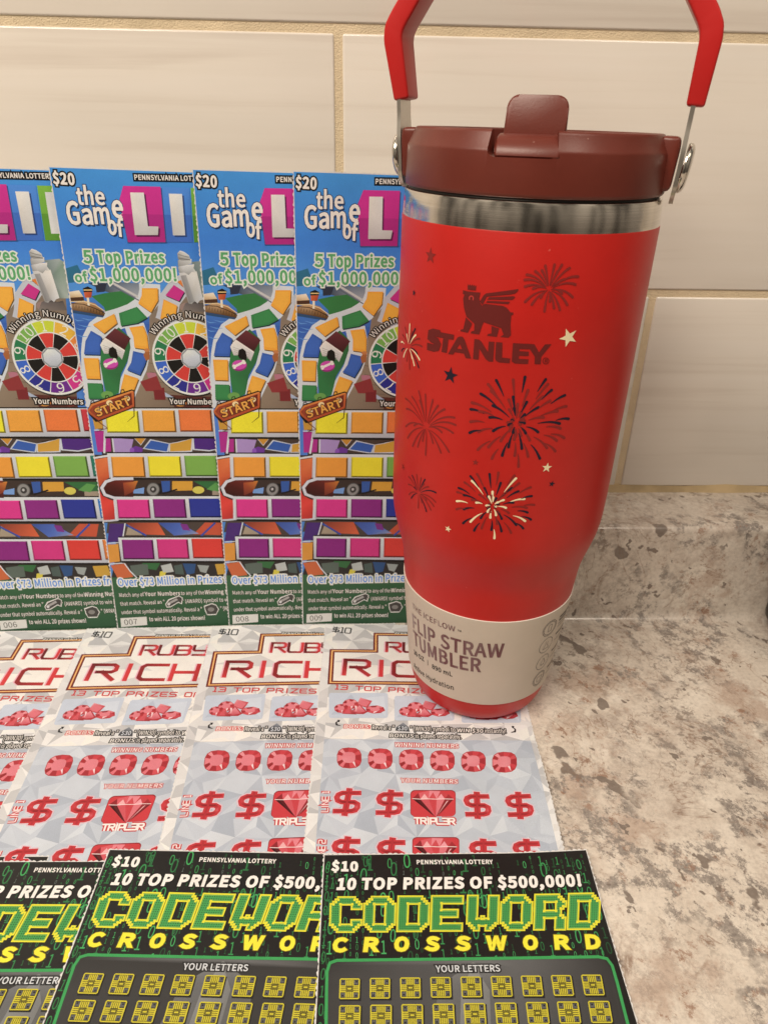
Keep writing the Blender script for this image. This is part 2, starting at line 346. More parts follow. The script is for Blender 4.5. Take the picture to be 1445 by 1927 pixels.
# ------------------------------------------------------------------ printed sheets
# letter outlines: advance, then closed outlines as x, y, x, y ... in 1/254 of the cap height
GLYPHS = {
    '!': (57, [[23, 39, 34, 39, 36, 113, 36, 131, 20, 131, 20, 113], [28, -2, 36, 1, 40, 10, 36, 19, 28, 22, 20, 19, 17, 10, 20, 1]]),
    '"': (83, [[19, 85, 29, 85, 32, 117, 33, 135, 16, 135, 16, 117], [54, 85, 63, 85, 67, 117, 67, 135, 50, 135, 50, 117]]),
    '$': (97, [[44, -22, 55, -22, 55, -2, 77, 9, 85, 32, 71, 61, 45, 75, 31, 95, 36, 109, 50, 114, 64, 111, 74, 103, 83, 112, 71, 122, 55, 127, 55, 146, 44, 146, 44, 127, 23, 116, 15, 94, 29, 68, 56, 53, 70, 31, 64, 17, 48, 11, 31, 15, 18, 24, 10, 13, 25, 3, 44, -2]]),
    '(': (59, [[42, -34, 52, -30, 35, 10, 29, 54, 35, 98, 52, 139, 42, 143, 23, 102, 16, 54, 23, 7]]),
    ')': (59, [[17, -34, 36, 7, 43, 54, 36, 102, 17, 143, 7, 139, 24, 98, 30, 54, 24, 10, 7, -30]]),
    ',': (49, [[13, -33, 32, -19, 39, 3, 35, 17, 25, 22, 17, 19, 13, 11, 17, 3, 25, 0, 27, 0, 22, -14, 9, -24]]),
    '.': (49, [[24, -2, 32, 1, 36, 10, 32, 19, 24, 22, 16, 19, 13, 10, 16, 1]]),
    '0': (97, [[49, -2, 70, 5, 84, 27, 89, 65, 84, 101, 70, 123, 49, 131, 27, 123, 14, 101, 9, 65, 14, 27, 27, 5], [49, 11, 36, 16, 27, 34, 24, 65, 27, 95, 36, 112, 49, 118, 61, 112, 70, 95, 73, 65, 70, 34, 61, 16]]),
    '1': (97, [[15, 0, 86, 0, 86, 13, 60, 13, 60, 128, 48, 128, 21, 119, 21, 109, 44, 109, 44, 13, 15, 13]]),
    '2': (97, [[8, 0, 88, 0, 88, 14, 53, 14, 32, 13, 68, 54, 82, 93, 78, 113, 65, 126, 45, 131, 24, 126, 7, 112, 16, 103, 28, 113, 43, 118, 61, 110, 67, 92, 52, 56, 8, 9]]),
    '3': (97, [[46, -2, 67, 2, 82, 15, 87, 34, 79, 56, 60, 67, 60, 68, 77, 79, 83, 99, 78, 116, 65, 127, 46, 131, 26, 126, 10, 115, 18, 105, 31, 114, 45, 118, 61, 112, 67, 97, 63, 85, 52, 76, 31, 73, 31, 61, 55, 57, 67, 48, 71, 35, 64, 17, 45, 11, 27, 15, 13, 26, 5, 15, 21, 3]]),
    '4': (97, [[60, 0, 75, 0, 75, 35, 92, 35, 92, 48, 75, 48, 75, 128, 57, 128, 4, 46, 4, 35, 60, 35], [60, 48, 20, 48, 49, 92, 60, 111, 60, 88]]),
    '5': (97, [[46, -2, 66, 3, 82, 18, 88, 42, 83, 65, 69, 78, 49, 83, 30, 78, 33, 115, 82, 115, 82, 128, 19, 128, 15, 68, 24, 63, 34, 69, 45, 71, 64, 63, 72, 41, 64, 19, 44, 11, 26, 15, 13, 25, 5, 15, 21, 3]]),
    '6': (97, [[53, -2, 71, 3, 84, 18, 90, 39, 85, 62, 73, 75, 54, 80, 39, 76, 25, 64, 30, 96, 42, 113, 58, 117, 69, 115, 78, 108, 87, 117, 75, 127, 57, 131, 34, 124, 17, 102, 10, 61, 15, 26, 31, 5], [25, 51, 38, 64, 51, 68, 69, 60, 74, 39, 68, 18, 53, 10, 34, 21]]),
    '7': (97, [[35, 0, 51, 0, 55, 45, 66, 82, 89, 119, 89, 128, 9, 128, 9, 115, 71, 115, 44, 62]]),
    '8': (97, [[49, -2, 70, 2, 84, 14, 89, 31, 83, 52, 68, 65, 79, 78, 85, 96, 80, 114, 68, 126, 49, 130, 24, 121, 14, 98, 19, 80, 32, 68, 32, 67, 15, 54, 8, 32, 13, 14, 28, 2], [58, 70, 38, 80, 29, 98, 34, 113, 49, 118, 65, 112, 71, 96, 68, 82], [49, 10, 30, 16, 22, 33, 27, 50, 40, 62, 64, 51, 74, 31, 67, 16]]),
    '9': (97, [[41, -2, 64, 5, 81, 28, 88, 70, 82, 104, 67, 124, 44, 131, 26, 125, 13, 111, 8, 89, 12, 67, 24, 53, 43, 49, 59, 53, 73, 64, 67, 33, 56, 16, 41, 11, 29, 14, 19, 21, 10, 11, 23, 1], [72, 78, 59, 65, 46, 61, 29, 68, 23, 89, 29, 110, 45, 118, 64, 108]]),
    ':': (49, [[24, 68, 32, 72, 36, 81, 32, 89, 24, 93, 16, 89, 13, 81, 16, 72], [24, -2, 32, 1, 36, 10, 32, 19, 24, 22, 16, 19, 13, 10, 16, 1]]),
    'A': (106, [[1, 0, 17, 0, 29, 39, 76, 39, 89, 0, 106, 0, 62, 128, 44, 128], [33, 52, 40, 72, 53, 115, 66, 72, 72, 52]]),
    'B': (115, [[18, 0, 58, 0, 84, 4, 101, 17, 107, 38, 100, 58, 81, 68, 81, 69, 95, 80, 100, 97, 94, 115, 79, 125, 56, 128, 18, 128], [34, 74, 34, 116, 54, 116, 76, 111, 84, 95, 77, 79, 53, 74], [34, 13, 34, 61, 56, 61, 82, 56, 91, 38, 82, 19, 56, 13]]),
    'C': (112, [[66, -2, 88, 3, 105, 16, 96, 26, 83, 16, 67, 12, 45, 18, 32, 37, 27, 65, 32, 92, 46, 110, 67, 116, 82, 113, 93, 104, 102, 115, 88, 126, 67, 131, 38, 123, 18, 100, 10, 64, 18, 28, 37, 6]]),
    'D': (120, [[18, 0, 50, 0, 83, 8, 103, 30, 110, 65, 103, 99, 83, 121, 50, 128, 18, 128], [34, 13, 34, 115, 48, 115, 73, 109, 89, 92, 93, 65, 89, 37, 73, 19, 48, 13]]),
    'E': (103, [[18, 0, 93, 0, 93, 14, 34, 14, 34, 61, 82, 61, 82, 74, 34, 74, 34, 115, 92, 115, 92, 128, 18, 128]]),
    'F': (97, [[18, 0, 34, 0, 34, 58, 83, 58, 83, 71, 34, 71, 34, 115, 92, 115, 92, 128, 18, 128]]),
    'G': (121, [[68, -2, 91, 2, 108, 13, 108, 67, 65, 67, 65, 53, 93, 53, 93, 19, 83, 14, 70, 12, 46, 18, 32, 37, 27, 65, 32, 92, 47, 110, 70, 116, 86, 113, 97, 104, 106, 115, 91, 126, 69, 131, 39, 123, 18, 100, 10, 64, 18, 28, 38, 6]]),
    'H': (127, [[18, 0, 34, 0, 34, 61, 94, 61, 94, 0, 110, 0, 110, 128, 94, 128, 94, 75, 34, 75, 34, 128, 18, 128]]),
    'I': (51, [[18, 0, 34, 0, 34, 128, 18, 128]]),
    'K': (113, [[18, 0, 34, 0, 34, 41, 56, 67, 94, 0, 112, 0, 66, 80, 106, 128, 88, 128, 34, 64, 34, 128, 18, 128]]),
    'L': (95, [[18, 0, 90, 0, 90, 14, 34, 14, 34, 128, 18, 128]]),
    'M': (142, [[18, 0, 32, 0, 32, 71, 30, 109, 31, 109, 41, 80, 65, 13, 76, 13, 100, 80, 111, 109, 112, 109, 109, 71, 109, 0, 124, 0, 124, 128, 105, 128, 81, 60, 72, 33, 71, 33, 62, 60, 37, 128, 18, 128]]),
    'N': (127, [[18, 0, 33, 0, 33, 67, 31, 107, 32, 107, 46, 81, 92, 0, 109, 0, 109, 128, 93, 128, 93, 62, 96, 21, 95, 21, 81, 47, 34, 128, 18, 128]]),
    'O': (130, [[65, -2, 93, 6, 113, 29, 120, 65, 113, 100, 93, 123, 65, 131, 36, 123, 17, 100, 10, 65, 17, 29, 36, 6], [65, 12, 45, 18, 32, 37, 27, 65, 32, 92, 45, 110, 65, 116, 85, 110, 98, 92, 103, 65, 98, 37, 85, 18]]),
    'P': (111, [[18, 0, 34, 0, 34, 51, 55, 51, 80, 55, 96, 68, 102, 91, 96, 113, 79, 125, 54, 128, 18, 128], [34, 64, 34, 115, 52, 115, 71, 113, 82, 105, 86, 91, 78, 71, 53, 64]]),
    'Q': (130, [[65, 11, 45, 18, 32, 36, 27, 65, 32, 92, 45, 110, 65, 116, 85, 110, 98, 92, 103, 65, 98, 36, 85, 18], [104, -32, 123, -29, 119, -17, 106, -19, 87, -14, 74, -2, 98, 9, 114, 32, 120, 65, 113, 100, 93, 123, 65, 131, 36, 123, 17, 100, 10, 65, 16, 32, 32, 9, 57, -2, 74, -24]]),
    'R': (111, [[34, 67, 34, 115, 55, 115, 78, 110, 86, 92, 78, 74, 55, 67], [88, 0, 106, 0, 74, 56, 95, 68, 103, 92, 97, 114, 81, 125, 58, 128, 18, 128, 18, 0, 34, 0, 34, 54, 57, 54]]),
    'S': (104, [[53, -2, 76, 3, 91, 16, 97, 34, 89, 56, 70, 68, 52, 76, 38, 84, 31, 98, 37, 111, 55, 116, 71, 113, 84, 105, 92, 115, 76, 126, 55, 131, 34, 126, 20, 114, 14, 97, 23, 75, 40, 64, 59, 56, 74, 47, 80, 33, 73, 18, 53, 12, 34, 16, 18, 28, 8, 17, 28, 3]]),
    'T': (105, [[44, 0, 61, 0, 61, 115, 99, 115, 99, 128, 5, 128, 5, 115, 44, 115]]),
    'U': (126, [[63, -2, 87, 3, 103, 20, 109, 53, 109, 128, 94, 128, 94, 53, 90, 28, 79, 16, 63, 12, 48, 16, 37, 28, 33, 53, 33, 128, 17, 128, 17, 53, 23, 20, 40, 3]]),
    'V': (101, [[41, 0, 60, 0, 101, 128, 84, 128, 64, 59, 51, 16, 50, 16, 38, 59, 17, 128, 0, 128]]),
    'W': (154, [[32, 0, 51, 0, 70, 77, 77, 107, 84, 77, 103, 0, 123, 0, 149, 128, 134, 128, 120, 58, 113, 17, 112, 17, 103, 58, 85, 128, 70, 128, 52, 58, 43, 17, 42, 17, 35, 58, 21, 128, 5, 128]]),
    'Y': (93, [[38, 0, 54, 0, 54, 50, 93, 128, 76, 128, 60, 92, 47, 64, 46, 64, 34, 92, 17, 128, 0, 128, 38, 50]]),
    'Z': (106, [[9, 0, 97, 0, 97, 14, 29, 14, 96, 119, 96, 128, 15, 128, 15, 115, 77, 115, 9, 10]]),
    'a': (99, [[38, -2, 55, 2, 70, 11, 71, 0, 85, 0, 85, 58, 81, 79, 71, 93, 52, 98, 30, 93, 14, 85, 20, 74, 33, 81, 49, 84, 65, 77, 69, 60, 36, 54, 16, 42, 10, 25, 18, 5], [43, 11, 31, 14, 26, 26, 35, 41, 69, 50, 69, 23, 56, 14]]),
    'b': (108, [[58, -2, 78, 4, 93, 21, 99, 49, 95, 75, 82, 91, 61, 98, 46, 94, 32, 84, 32, 101, 32, 139, 16, 139, 16, 0, 29, 0, 30, 10, 31, 10, 44, 1], [55, 11, 44, 13, 32, 21, 32, 71, 45, 81, 57, 84, 77, 74, 83, 49, 75, 21]]),
    'c': (89, [[54, -2, 70, 1, 84, 10, 77, 20, 67, 14, 55, 11, 34, 21, 26, 47, 34, 74, 55, 84, 66, 82, 74, 76, 82, 86, 71, 94, 55, 98, 32, 92, 16, 75, 9, 47, 15, 21, 31, 4]]),
    'd': (109, [[48, -2, 64, 2, 77, 11, 78, 11, 79, 0, 92, 0, 92, 139, 76, 139, 76, 103, 77, 86, 65, 95, 50, 98, 30, 91, 15, 74, 9, 47, 14, 20, 28, 4], [52, 11, 33, 21, 26, 48, 34, 74, 53, 84, 65, 82, 76, 74, 76, 24, 64, 14]]),
    'e': (97, [[55, -2, 72, 1, 86, 7, 80, 18, 69, 12, 56, 11, 34, 20, 25, 44, 89, 44, 90, 53, 85, 77, 72, 92, 52, 98, 31, 91, 15, 74, 9, 47, 15, 21, 32, 4], [25, 55, 34, 77, 52, 85, 69, 77, 76, 55]]),
    'f': (57, [[6, 82, 19, 82, 19, 0, 35, 0, 35, 82, 55, 82, 55, 95, 35, 95, 35, 110, 38, 124, 48, 129, 59, 126, 62, 139, 46, 142, 25, 133, 19, 110, 19, 95, 6, 94]]),
    'g': (99, [[48, -44, 74, -39, 90, -27, 96, -11, 88, 6, 63, 12, 44, 12, 31, 15, 28, 22, 30, 29, 34, 33, 48, 30, 73, 39, 83, 63, 81, 74, 75, 83, 95, 83, 95, 95, 61, 95, 48, 98, 30, 93, 17, 82, 12, 64, 16, 48, 25, 38, 25, 37, 18, 30, 14, 20, 17, 10, 23, 4, 23, 3, 13, -7, 9, -18, 20, -37], [48, 41, 34, 47, 28, 64, 34, 80, 48, 86, 62, 80, 68, 64, 62, 47], [50, -33, 30, -28, 23, -16, 25, -8, 33, 0, 45, -1, 61, -1, 76, -4, 81, -13, 72, -27]]),
    'h': (106, [[16, 0, 32, 0, 32, 69, 45, 80, 58, 84, 72, 78, 76, 58, 76, 0, 92, 0, 92, 60, 89, 81, 79, 93, 63, 98, 46, 93, 32, 82, 32, 101, 32, 139, 16, 139]]),
    'i': (48, [[16, 0, 32, 0, 32, 95, 16, 95], [24, 115, 32, 118, 35, 125, 32, 133, 24, 136, 17, 133, 14, 125, 17, 118]]),
    'l': (50, [[33, -2, 42, -1, 40, 11, 37, 11, 33, 13, 32, 18, 32, 139, 16, 139, 16, 19, 20, 3]]),
    'm': (162, [[16, 0, 32, 0, 32, 69, 45, 80, 56, 84, 69, 78, 74, 58, 74, 0, 90, 0, 90, 69, 102, 80, 114, 84, 127, 78, 131, 58, 131, 0, 147, 0, 147, 60, 144, 81, 135, 93, 119, 98, 102, 92, 87, 79, 78, 93, 61, 98, 45, 93, 31, 81, 29, 95, 16, 95]]),
    'n': (107, [[16, 0, 32, 0, 32, 69, 45, 80, 58, 84, 72, 78, 76, 58, 76, 0, 92, 0, 92, 60, 89, 81, 79, 93, 63, 98, 46, 93, 31, 81, 29, 95, 16, 95]]),
    'o': (106, [[53, -2, 75, 4, 91, 21, 97, 47, 91, 75, 75, 92, 53, 98, 31, 92, 15, 75, 9, 47, 15, 21, 31, 4], [53, 11, 33, 21, 26, 47, 33, 74, 53, 84, 73, 74, 81, 47, 73, 21]]),
    'p': (109, [[16, -40, 32, -40, 32, -8, 32, 9, 45, 1, 58, -2, 78, 4, 93, 21, 99, 49, 95, 75, 82, 91, 61, 98, 45, 93, 31, 84, 29, 95, 16, 95], [55, 11, 45, 13, 32, 21, 32, 71, 45, 81, 57, 84, 77, 74, 83, 49, 75, 21]]),
    'r': (68, [[16, 0, 32, 0, 32, 61, 44, 78, 56, 83, 65, 82, 68, 95, 58, 98, 43, 92, 31, 78, 29, 95, 16, 95]]),
    's': (82, [[41, -2, 67, 6, 75, 26, 66, 45, 47, 55, 32, 61, 26, 71, 30, 81, 44, 85, 55, 83, 65, 77, 73, 87, 60, 94, 44, 98, 19, 90, 11, 71, 20, 53, 39, 43, 53, 36, 60, 25, 56, 15, 41, 10, 26, 13, 13, 22, 6, 11, 22, 1]]),
    't': (66, [[46, -2, 64, 1, 60, 13, 50, 11, 38, 15, 35, 29, 35, 82, 61, 82, 61, 95, 35, 95, 35, 122, 22, 122, 20, 95, 5, 94, 5, 82, 19, 82, 19, 29, 21, 13, 30, 2]]),
    'u': (106, [[44, -2, 61, 2, 75, 15, 76, 15, 77, 0, 90, 0, 90, 95, 74, 95, 74, 28, 62, 15, 49, 12, 35, 18, 31, 37, 31, 95, 15, 95, 15, 35, 18, 14, 27, 2]]),
    'v': (91, [[37, 0, 55, 0, 89, 95, 73, 95, 55, 41, 46, 13, 37, 41, 19, 95, 2, 95]]),
    'w': (140, [[31, 0, 50, 0, 63, 51, 70, 79, 71, 79, 77, 51, 91, 0, 110, 0, 136, 95, 120, 95, 107, 40, 101, 14, 100, 14, 93, 40, 78, 95, 63, 95, 48, 40, 42, 14, 41, 14, 35, 40, 21, 95, 5, 95]]),
    'y': (91, [[18, -41, 40, -31, 53, -8, 89, 95, 73, 95, 56, 42, 48, 15, 38, 42, 19, 95, 2, 95, 40, 0, 38, -7, 30, -22, 17, -28, 10, -26, 6, -39]]),
    'z': (83, [[6, 0, 78, 0, 78, 13, 26, 13, 77, 86, 77, 95, 12, 95, 12, 82, 56, 82, 6, 9]]),
    '|': (47, [[18, -49, 29, -49, 29, 147, 18, 147]]),
}
CAPH = 128.0
_glyph = {k: (a / CAPH, [[(x / CAPH, y / CAPH) for x, y in zip(c[0::2], c[1::2])] for c in cs]) for k, (a, cs) in GLYPHS.items()}
_font_cache = {}
def glyphs(s, bold=0.0):
    """a line of lettering, cap height 1, starting at x = 0: fill vertices, fill faces, width, closed outlines"""
    key = (s, bold)
    if key in _font_cache: return _font_cache[key]
    c = bpy.data.curves.new('lettering', 'CURVE'); c.dimensions = '2D'; c.fill_mode = 'BOTH'
    x = 0.0; loops = []
    for ch in s:
        if ch == ' ': x += 0.36; continue
        adv, cs = _glyph[ch]
        for pts in cs:
            sp = c.splines.new('POLY'); sp.points.add(len(pts) - 1); sp.use_cyclic_u = True
            for p, (a, b) in zip(sp.points, pts): p.co = (x + a, b, 0, 1)
            loops.append([(x + a, b) for a, b in pts])
        x += adv + max(0, bold) * 1.6
    o = bpy.data.objects.new('lettering', c); COL.objects.link(o)
    me = bpy.data.meshes.new_from_object(o.evaluated_get(bpy.context.evaluated_depsgraph_get()))
    vs = [(v.co.x, v.co.y) for v in me.vertices]; fs = [tuple(p.vertices) for p in me.polygons]
    bpy.data.objects.remove(o); bpy.data.curves.remove(c); bpy.data.meshes.remove(me)
    x0 = min([v[0] for v in vs] or [0]); x1 = max([v[0] for v in vs] or [0])
    _font_cache[key] = ([(q - x0, y) for q, y in vs], fs, max(1e-3, x1 - x0), [[(q - x0, y) for q, y in l] for l in loops])
    return _font_cache[key]

class Sheet:
    def __init__(s, m=None): s.V = []; s.F = []; s.C = []; s.M = []; s.e = 0; s.m = m or (lambda x, y: (x, y)); s.mat = 0
    def face(s, pts, cols, L):
        b = len(s.V); s.V += [(p[0], p[1], L) for p in pts]; s.F.append(tuple(range(b, b + len(pts))))
        s.C.append(cols if isinstance(cols, list) else [cols] * len(pts)); s.M.append(s.mat)
    def poly(s, pts, col, L, m=None):
        m = m or s.m
        s.face([m(*p) for p in pts], [ink(c) for c in col] if isinstance(col, list) else ink(col), L)
    def rect(s, x0, y0, x1, y1, col, L, m=None): s.poly([(x0, y0), (x1, y0), (x1, y1), (x0, y1)], col, L, m)
    def ell(s, x, y, rx, ry, col, L, m=None, n=28, rot=0.0, a0=0, a1=2 * math.pi):
        c, q = math.cos(rot), math.sin(rot); pts = []
        for i in range(n):
            a = a0 + (a1 - a0) * i / (n if a1 - a0 > 6.28 else n - 1)
            ex, ey = rx * math.cos(a), ry * math.sin(a); pts.append((x + c * ex - q * ey, y + q * ex + c * ey))
        s.poly(pts, col, L, m)
    def stroke(s, pts, w, col, L, m=None, closed=False):
        """ribbon of local width w (cm) along mapped points, mitred"""
        m = m or s.m
        P = [Vector(m(*p)) for p in pts]; n = len(P); ca = [ink(c) for c in col] if isinstance(col, list) else [ink(col)] * n
        ws = w if isinstance(w, list) else [w] * n
        A = []; B = []
        for i in range(n):
            d0 = (P[i] - P[i - 1]) if (i > 0 or closed) else None
            d1 = (P[(i + 1) % n] - P[i]) if (i < n - 1 or closed) else None
            d0 = d0.normalized() if d0 and d0.length > 1e-9 else None
            d1 = d1.normalized() if d1 and d1.length > 1e-9 else None
            if d0 and d1:
                t = d0 + d1
                t = t.normalized() if t.length > 1e-4 else d0
                k = 1.0 / max(0.35, t.dot(d0))
            else: t = d0 or d1 or Vector((1, 0)); k = 1.0
            nn = Vector((-t.y, t.x)) * ws[i] * 0.5 * k
            A.append(P[i] + nn); B.append(P[i] - nn)
        s.e = (s.e + 1) % 6
        for i in range(n if closed else n - 1):
            j = (i + 1) % n
            s.face([A[i], B[i], B[j], A[j]], [ca[i], ca[i], ca[j], ca[j]], L + .04 * s.e + .035 * (i % 2))
    def text(s, t, bl, br, h, col, L, bold=0.0, out=None, ow=0.0, shear=0.0, m=None, shadow=None, grad=None):
        m = m or s.m
        P0, P1 = Vector(m(*bl)), Vector(m(*br)); X = (P1 - P0); ln = X.length; xu = X / ln; yu = Vector((-xu.y, xu.x))
        H = abs((Vector(m(bl[0], bl[1] - h)) - P0).dot(yu))
        vs, fs, w, loops = glyphs(t, bold)
        def at(x, y, dx=0.0, dy=0.0): return P0 + xu * (x / w * ln + shear * y * H + dx) + yu * (y * H + dy)
        def put(c, lay, dx=0.0, dy=0.0):
            b = len(s.V)
            for x, y in vs: q = at(x, y, dx, dy); s.V.append((q.x, q.y, lay))
            for f in fs:
                s.F.append(tuple(b + i for i in f)); s.M.append(s.mat)
                if grad and c is col: s.C.append([mixc(ink(grad[0]), ink(grad[1]), min(1, max(0, vs[i][0] / w))) for i in f])
                else: s.C.append([ink(c)] * len(f))
        def rim(c, lay, wd, dx=0.0, dy=0.0):
            lt = s.m; s.m = lambda a, b: (a, b)
            for l in loops: s.stroke([tuple(at(x, y, dx, dy)) for x, y in l], wd, c, lay, None, True)
            s.m = lt
        bw = max(0.0, bold) * 2 * H
        put(col, L)
        if bw: rim(col, L - .35, bw)
        if out: rim(out, L - .7, bw + 2 * ow); put(out, L - .8)
        if shadow:
            put(shadow[0], L - .8, shadow[1], -shadow[2])
            if bw: rim(shadow[0], L - .9, bw, shadow[1], -shadow[2])
    def data(s, lim=None, tf=None, dz=0.0009, slices=None, name='print'):
        if lim: s.V = [(min(max(x, lim[0]), lim[2]), min(max(y, lim[1]), lim[3]), L) for x, y, L in s.V]
        bm = bmesh.new(); cl = bm.loops.layers.float_color.new('ink')
        vs = [bm.verts.new((x, y, L * dz)) for x, y, L in s.V]
        for f, c, mi in zip(s.F, s.C, s.M):
            if len(set(f)) < 3: continue
            try: bf = bm.faces.new([vs[i] for i in f])
            except ValueError: continue
            bf.material_index = mi
            for lp, cc in zip(bf.loops, c): lp[cl] = cc
            bf.normal_update()
            if bf.normal.z < 0: bf.normal_flip()
        if slices:
            for x in slices:
                bmesh.ops.bisect_plane(bm, geom=bm.verts[:] + bm.edges[:] + bm.faces[:], plane_co=(x, 0, 0), plane_no=(1, 0, 0))
        if tf:
            for v in bm.verts: v.co = tf(v.co.x, v.co.y, v.co.z)
        for v in bm.verts: v.co *= S
        me = bpy.data.meshes.new(name); bm.to_mesh(me); bm.free()
        return me

# measured layout: a frame of the photograph's sheet -> centimetres on the sheet
def ray_dir(px, py): return (FWD * FOC + RIGHT * (px - PW / 2) - UP * (py - PH / 2)).normalized()
def layout(mat, ox, oy, sc, h=0.035):
    inv = mat.inverted(); c = inv @ CAM; r3 = inv.to_3x3()
    def f(x, y):
        d = r3 @ ray_dir(ox + x / sc, oy + y / sc); t = (h - c.z) / d.z; p = c + d * t
        return (p.x, p.y)
    return f

def card_mesh(W, H, seed, th=0.028, perf=0.022):
    """the paper card: torn-perforation outline, white paper"""
    rnd = random.Random(seed); pts = []
    def edge(a, b):
        L = math.hypot(b[0] - a[0], b[1] - a[1]); n = int(L / 0.07); nx, ny = (b[1] - a[1]) / L, -(b[0] - a[0]) / L
        for i in range(n):
            t = i / n; d = perf * math.sin(i * 2.1) + rnd.uniform(-perf, perf) if i else 0
            pts.append((a[0] + (b[0] - a[0]) * t + nx * d, a[1] + (b[1] - a[1]) * t + ny * d))
    edge((0, 0), (W, 0)); edge((W, 0), (W, H)); edge((W, H), (0, H)); edge((0, H), (0, 0))
    s = Sheet(); return pts
def card(name, W, H, seed, parent=None):
    pts = card_mesh(W, H, seed); bm = bmesh.new(); cl = bm.loops.layers.float_color.new('ink')
    a = [bm.verts.new((x, y, 0.0)) for x, y in pts]; b = [bm.verts.new((x, y, 0.028)) for x, y in pts]
    bm.faces.new(a[::-1]); bm.faces.new(b)
    for i in range(len(a)):
        j = (i + 1) % len(a); bm.faces.new((a[i], a[j], b[j], b[i]))
    for f in bm.faces:
        for lp in f.loops: lp[cl] = ink('#dcd3c6')
    return bm_obj(name, bm, [M_MATTE], parent)
def pose_flat(x, y, rot, z, tilt):
    # local x to the right, local y away from the viewer, origin at the card's lower left corner on the counter
    return Matrix.Translation((x, y, z)) @ Matrix.Rotation(rot, 4, 'Z') @ Matrix.Rotation(tilt, 4, 'Y')
def pose_up(x, y, z, roll, lean, yaw):
    return Matrix.Translation((x, y, z)) @ Matrix.Rotation(yaw, 4, 'Z') @ Matrix.Rotation(-lean, 4, 'X') @ Matrix.Rotation(math.pi / 2, 4, 'X') @ Matrix.Rotation(roll, 4, 'Z')
def place(o, mat):
    m = mat.copy(); m.translation = m.translation * S; o.matrix_world = m
def sheet_obj(name, sh, mats, parent, W, H, z=0.0285):
    me = sh.data((0.04, 0.035, W - 0.03, H - 0.04), name=name)
    for m in mats: me.materials.append(m)
    o = bpy.data.objects.new(name, me); COL.objects.link(o); o.parent = parent; o.location = (0, 0, z * S)
    return o
def ticket_card(name, sh, W, H, seed, parent):
    """card body with its printed artwork as ONE mesh"""
    me = sh.data((0.045, 0.04, W - 0.035, H - 0.045), name=name)
    bm = bmesh.new(); bm.from_mesh(me); bpy.data.meshes.remove(me)
    for v in bm.verts: v.co = v.co / S; v.co.z += 0.0290
    cl = bm.loops.layers.float_color['ink']
    pts = card_mesh(W, H, seed)
    a = [bm.verts.new((x, y, 0.0)) for x, y in pts]; b = [bm.verts.new((x, y, 0.028)) for x, y in pts]
    fs = [bm.faces.new(a[::-1]), bm.faces.new(b)]
    for i in range(len(a)):
        j = (i + 1) % len(a); fs.append(bm.faces.new((a[i], a[j], b[j], b[i])))
    for f in fs:
        f.material_index = 1
        for lp in f.loops: lp[cl] = ink('#ddd5c9')
    for v in bm.verts: v.co *= S
    me = bpy.data.meshes.new(name); bm.to_mesh(me); bm.free()
    me.materials.append(M_PRINT); me.materials.append(M_MATTE)
    o = bpy.data.objects.new(name, me); COL.objects.link(o); o.parent = parent
    return o
def ticket_root(name, mat, label, group):
    o = bpy.data.objects.new(name, None); COL.objects.link(o); o.empty_display_size = 0.02
    place(o, mat); return tag(o, label, 'lottery ticket', group)
def dup_ticket(src, mat, label, skip=()):
    r = src.copy(); COL.objects.link(r); place(r, mat); r['label'] = label
    for ch in src.children:
        if ch.name.split('.')[0] in skip: continue
        c = ch.copy(); COL.objects.link(c); c.parent = r; c.matrix_parent_inverse = ch.matrix_parent_inverse
    return r
def warp(root, fn, cx=(), cy=(), copy=False):
    """bend a thin card and everything printed on it; heights in centimetres"""
    for o in (root if isinstance(root, list) else root.children):
        if copy: o.data = o.data.copy()
        bm = bmesh.new(); bm.from_mesh(o.data)
        for k, cuts in ((0, cx), (1, cy)):
            for c in cuts:
                bmesh.ops.bisect_plane(bm, geom=bm.verts[:] + bm.edges[:] + bm.faces[:], plane_co=[(c * S, 0, 0), (0, c * S, 0)][k], plane_no=[(1, 0, 0), (0, 1, 0)][k])
        for v in bm.verts: v.co.z += fn(v.co.x / S, v.co.y / S) * S
        bm.to_mesh(o.data); bm.free()

# ------------------------------------------------------------------ blue board-game tickets standing against the ledge
LW, LH = 10.16, 23.08
GL = 'blue board game lottery tickets standing along the wall'
L7 = pose_up(-13.20, -5.52, 0.03, -0.0209, 0.039, 0.050)
LA = layout(L7, 0, 300, 3.6125); LB = layout(L7, 0, 680, 3.6125)
root = ticket_root('lottery_ticket', L7, 'blue board game ticket numbered 007, tallest looking, its whole left edge showing', GL)
s = Sheet(LA)
W_, H_ = LW, LH
def yl(a, m): return m(700, a)[1]
y1, y2, y3, y4, y5 = yl(60, LA), yl(560, LA), yl(900, LA), yl(1120, LA), yl(330, LB)
idm = lambda x, y: (x, y)
def band(ya, yb, ca, cb, L): s.poly([(0, ya), (W_, ya), (W_, yb), (0, yb)], [ca, ca, cb, cb], L, idm)
band(LH, y2, '#2b90e2', '#1c78cf', 0); band(y2, y3, '#1c78cf', '#3d8ed6', 0); band(y3, y4, '#2f7fc9', '#2a62b0', 0); band(y4, y5, '#1e58ac', '#3f7fc8', 0)
yg = yl(1480, LB)
band(y5, yg, '#3b2d27', '#2b2522', 0); band(yg, 0, '#30603a', '#264f30', 0)
s.poly([(0, y5), (0.42, y5), (0.42, yl(650, LB)), (0, yl(650, LB))], '#3f78c8', 1, idm)
s.poly([(0, yl(1110, LB)), (0.5, yl(1110, LB)), (0.5, yl(1300, LB)), (0, yl(1480, LB))], '#3a80c4', 1, idm)
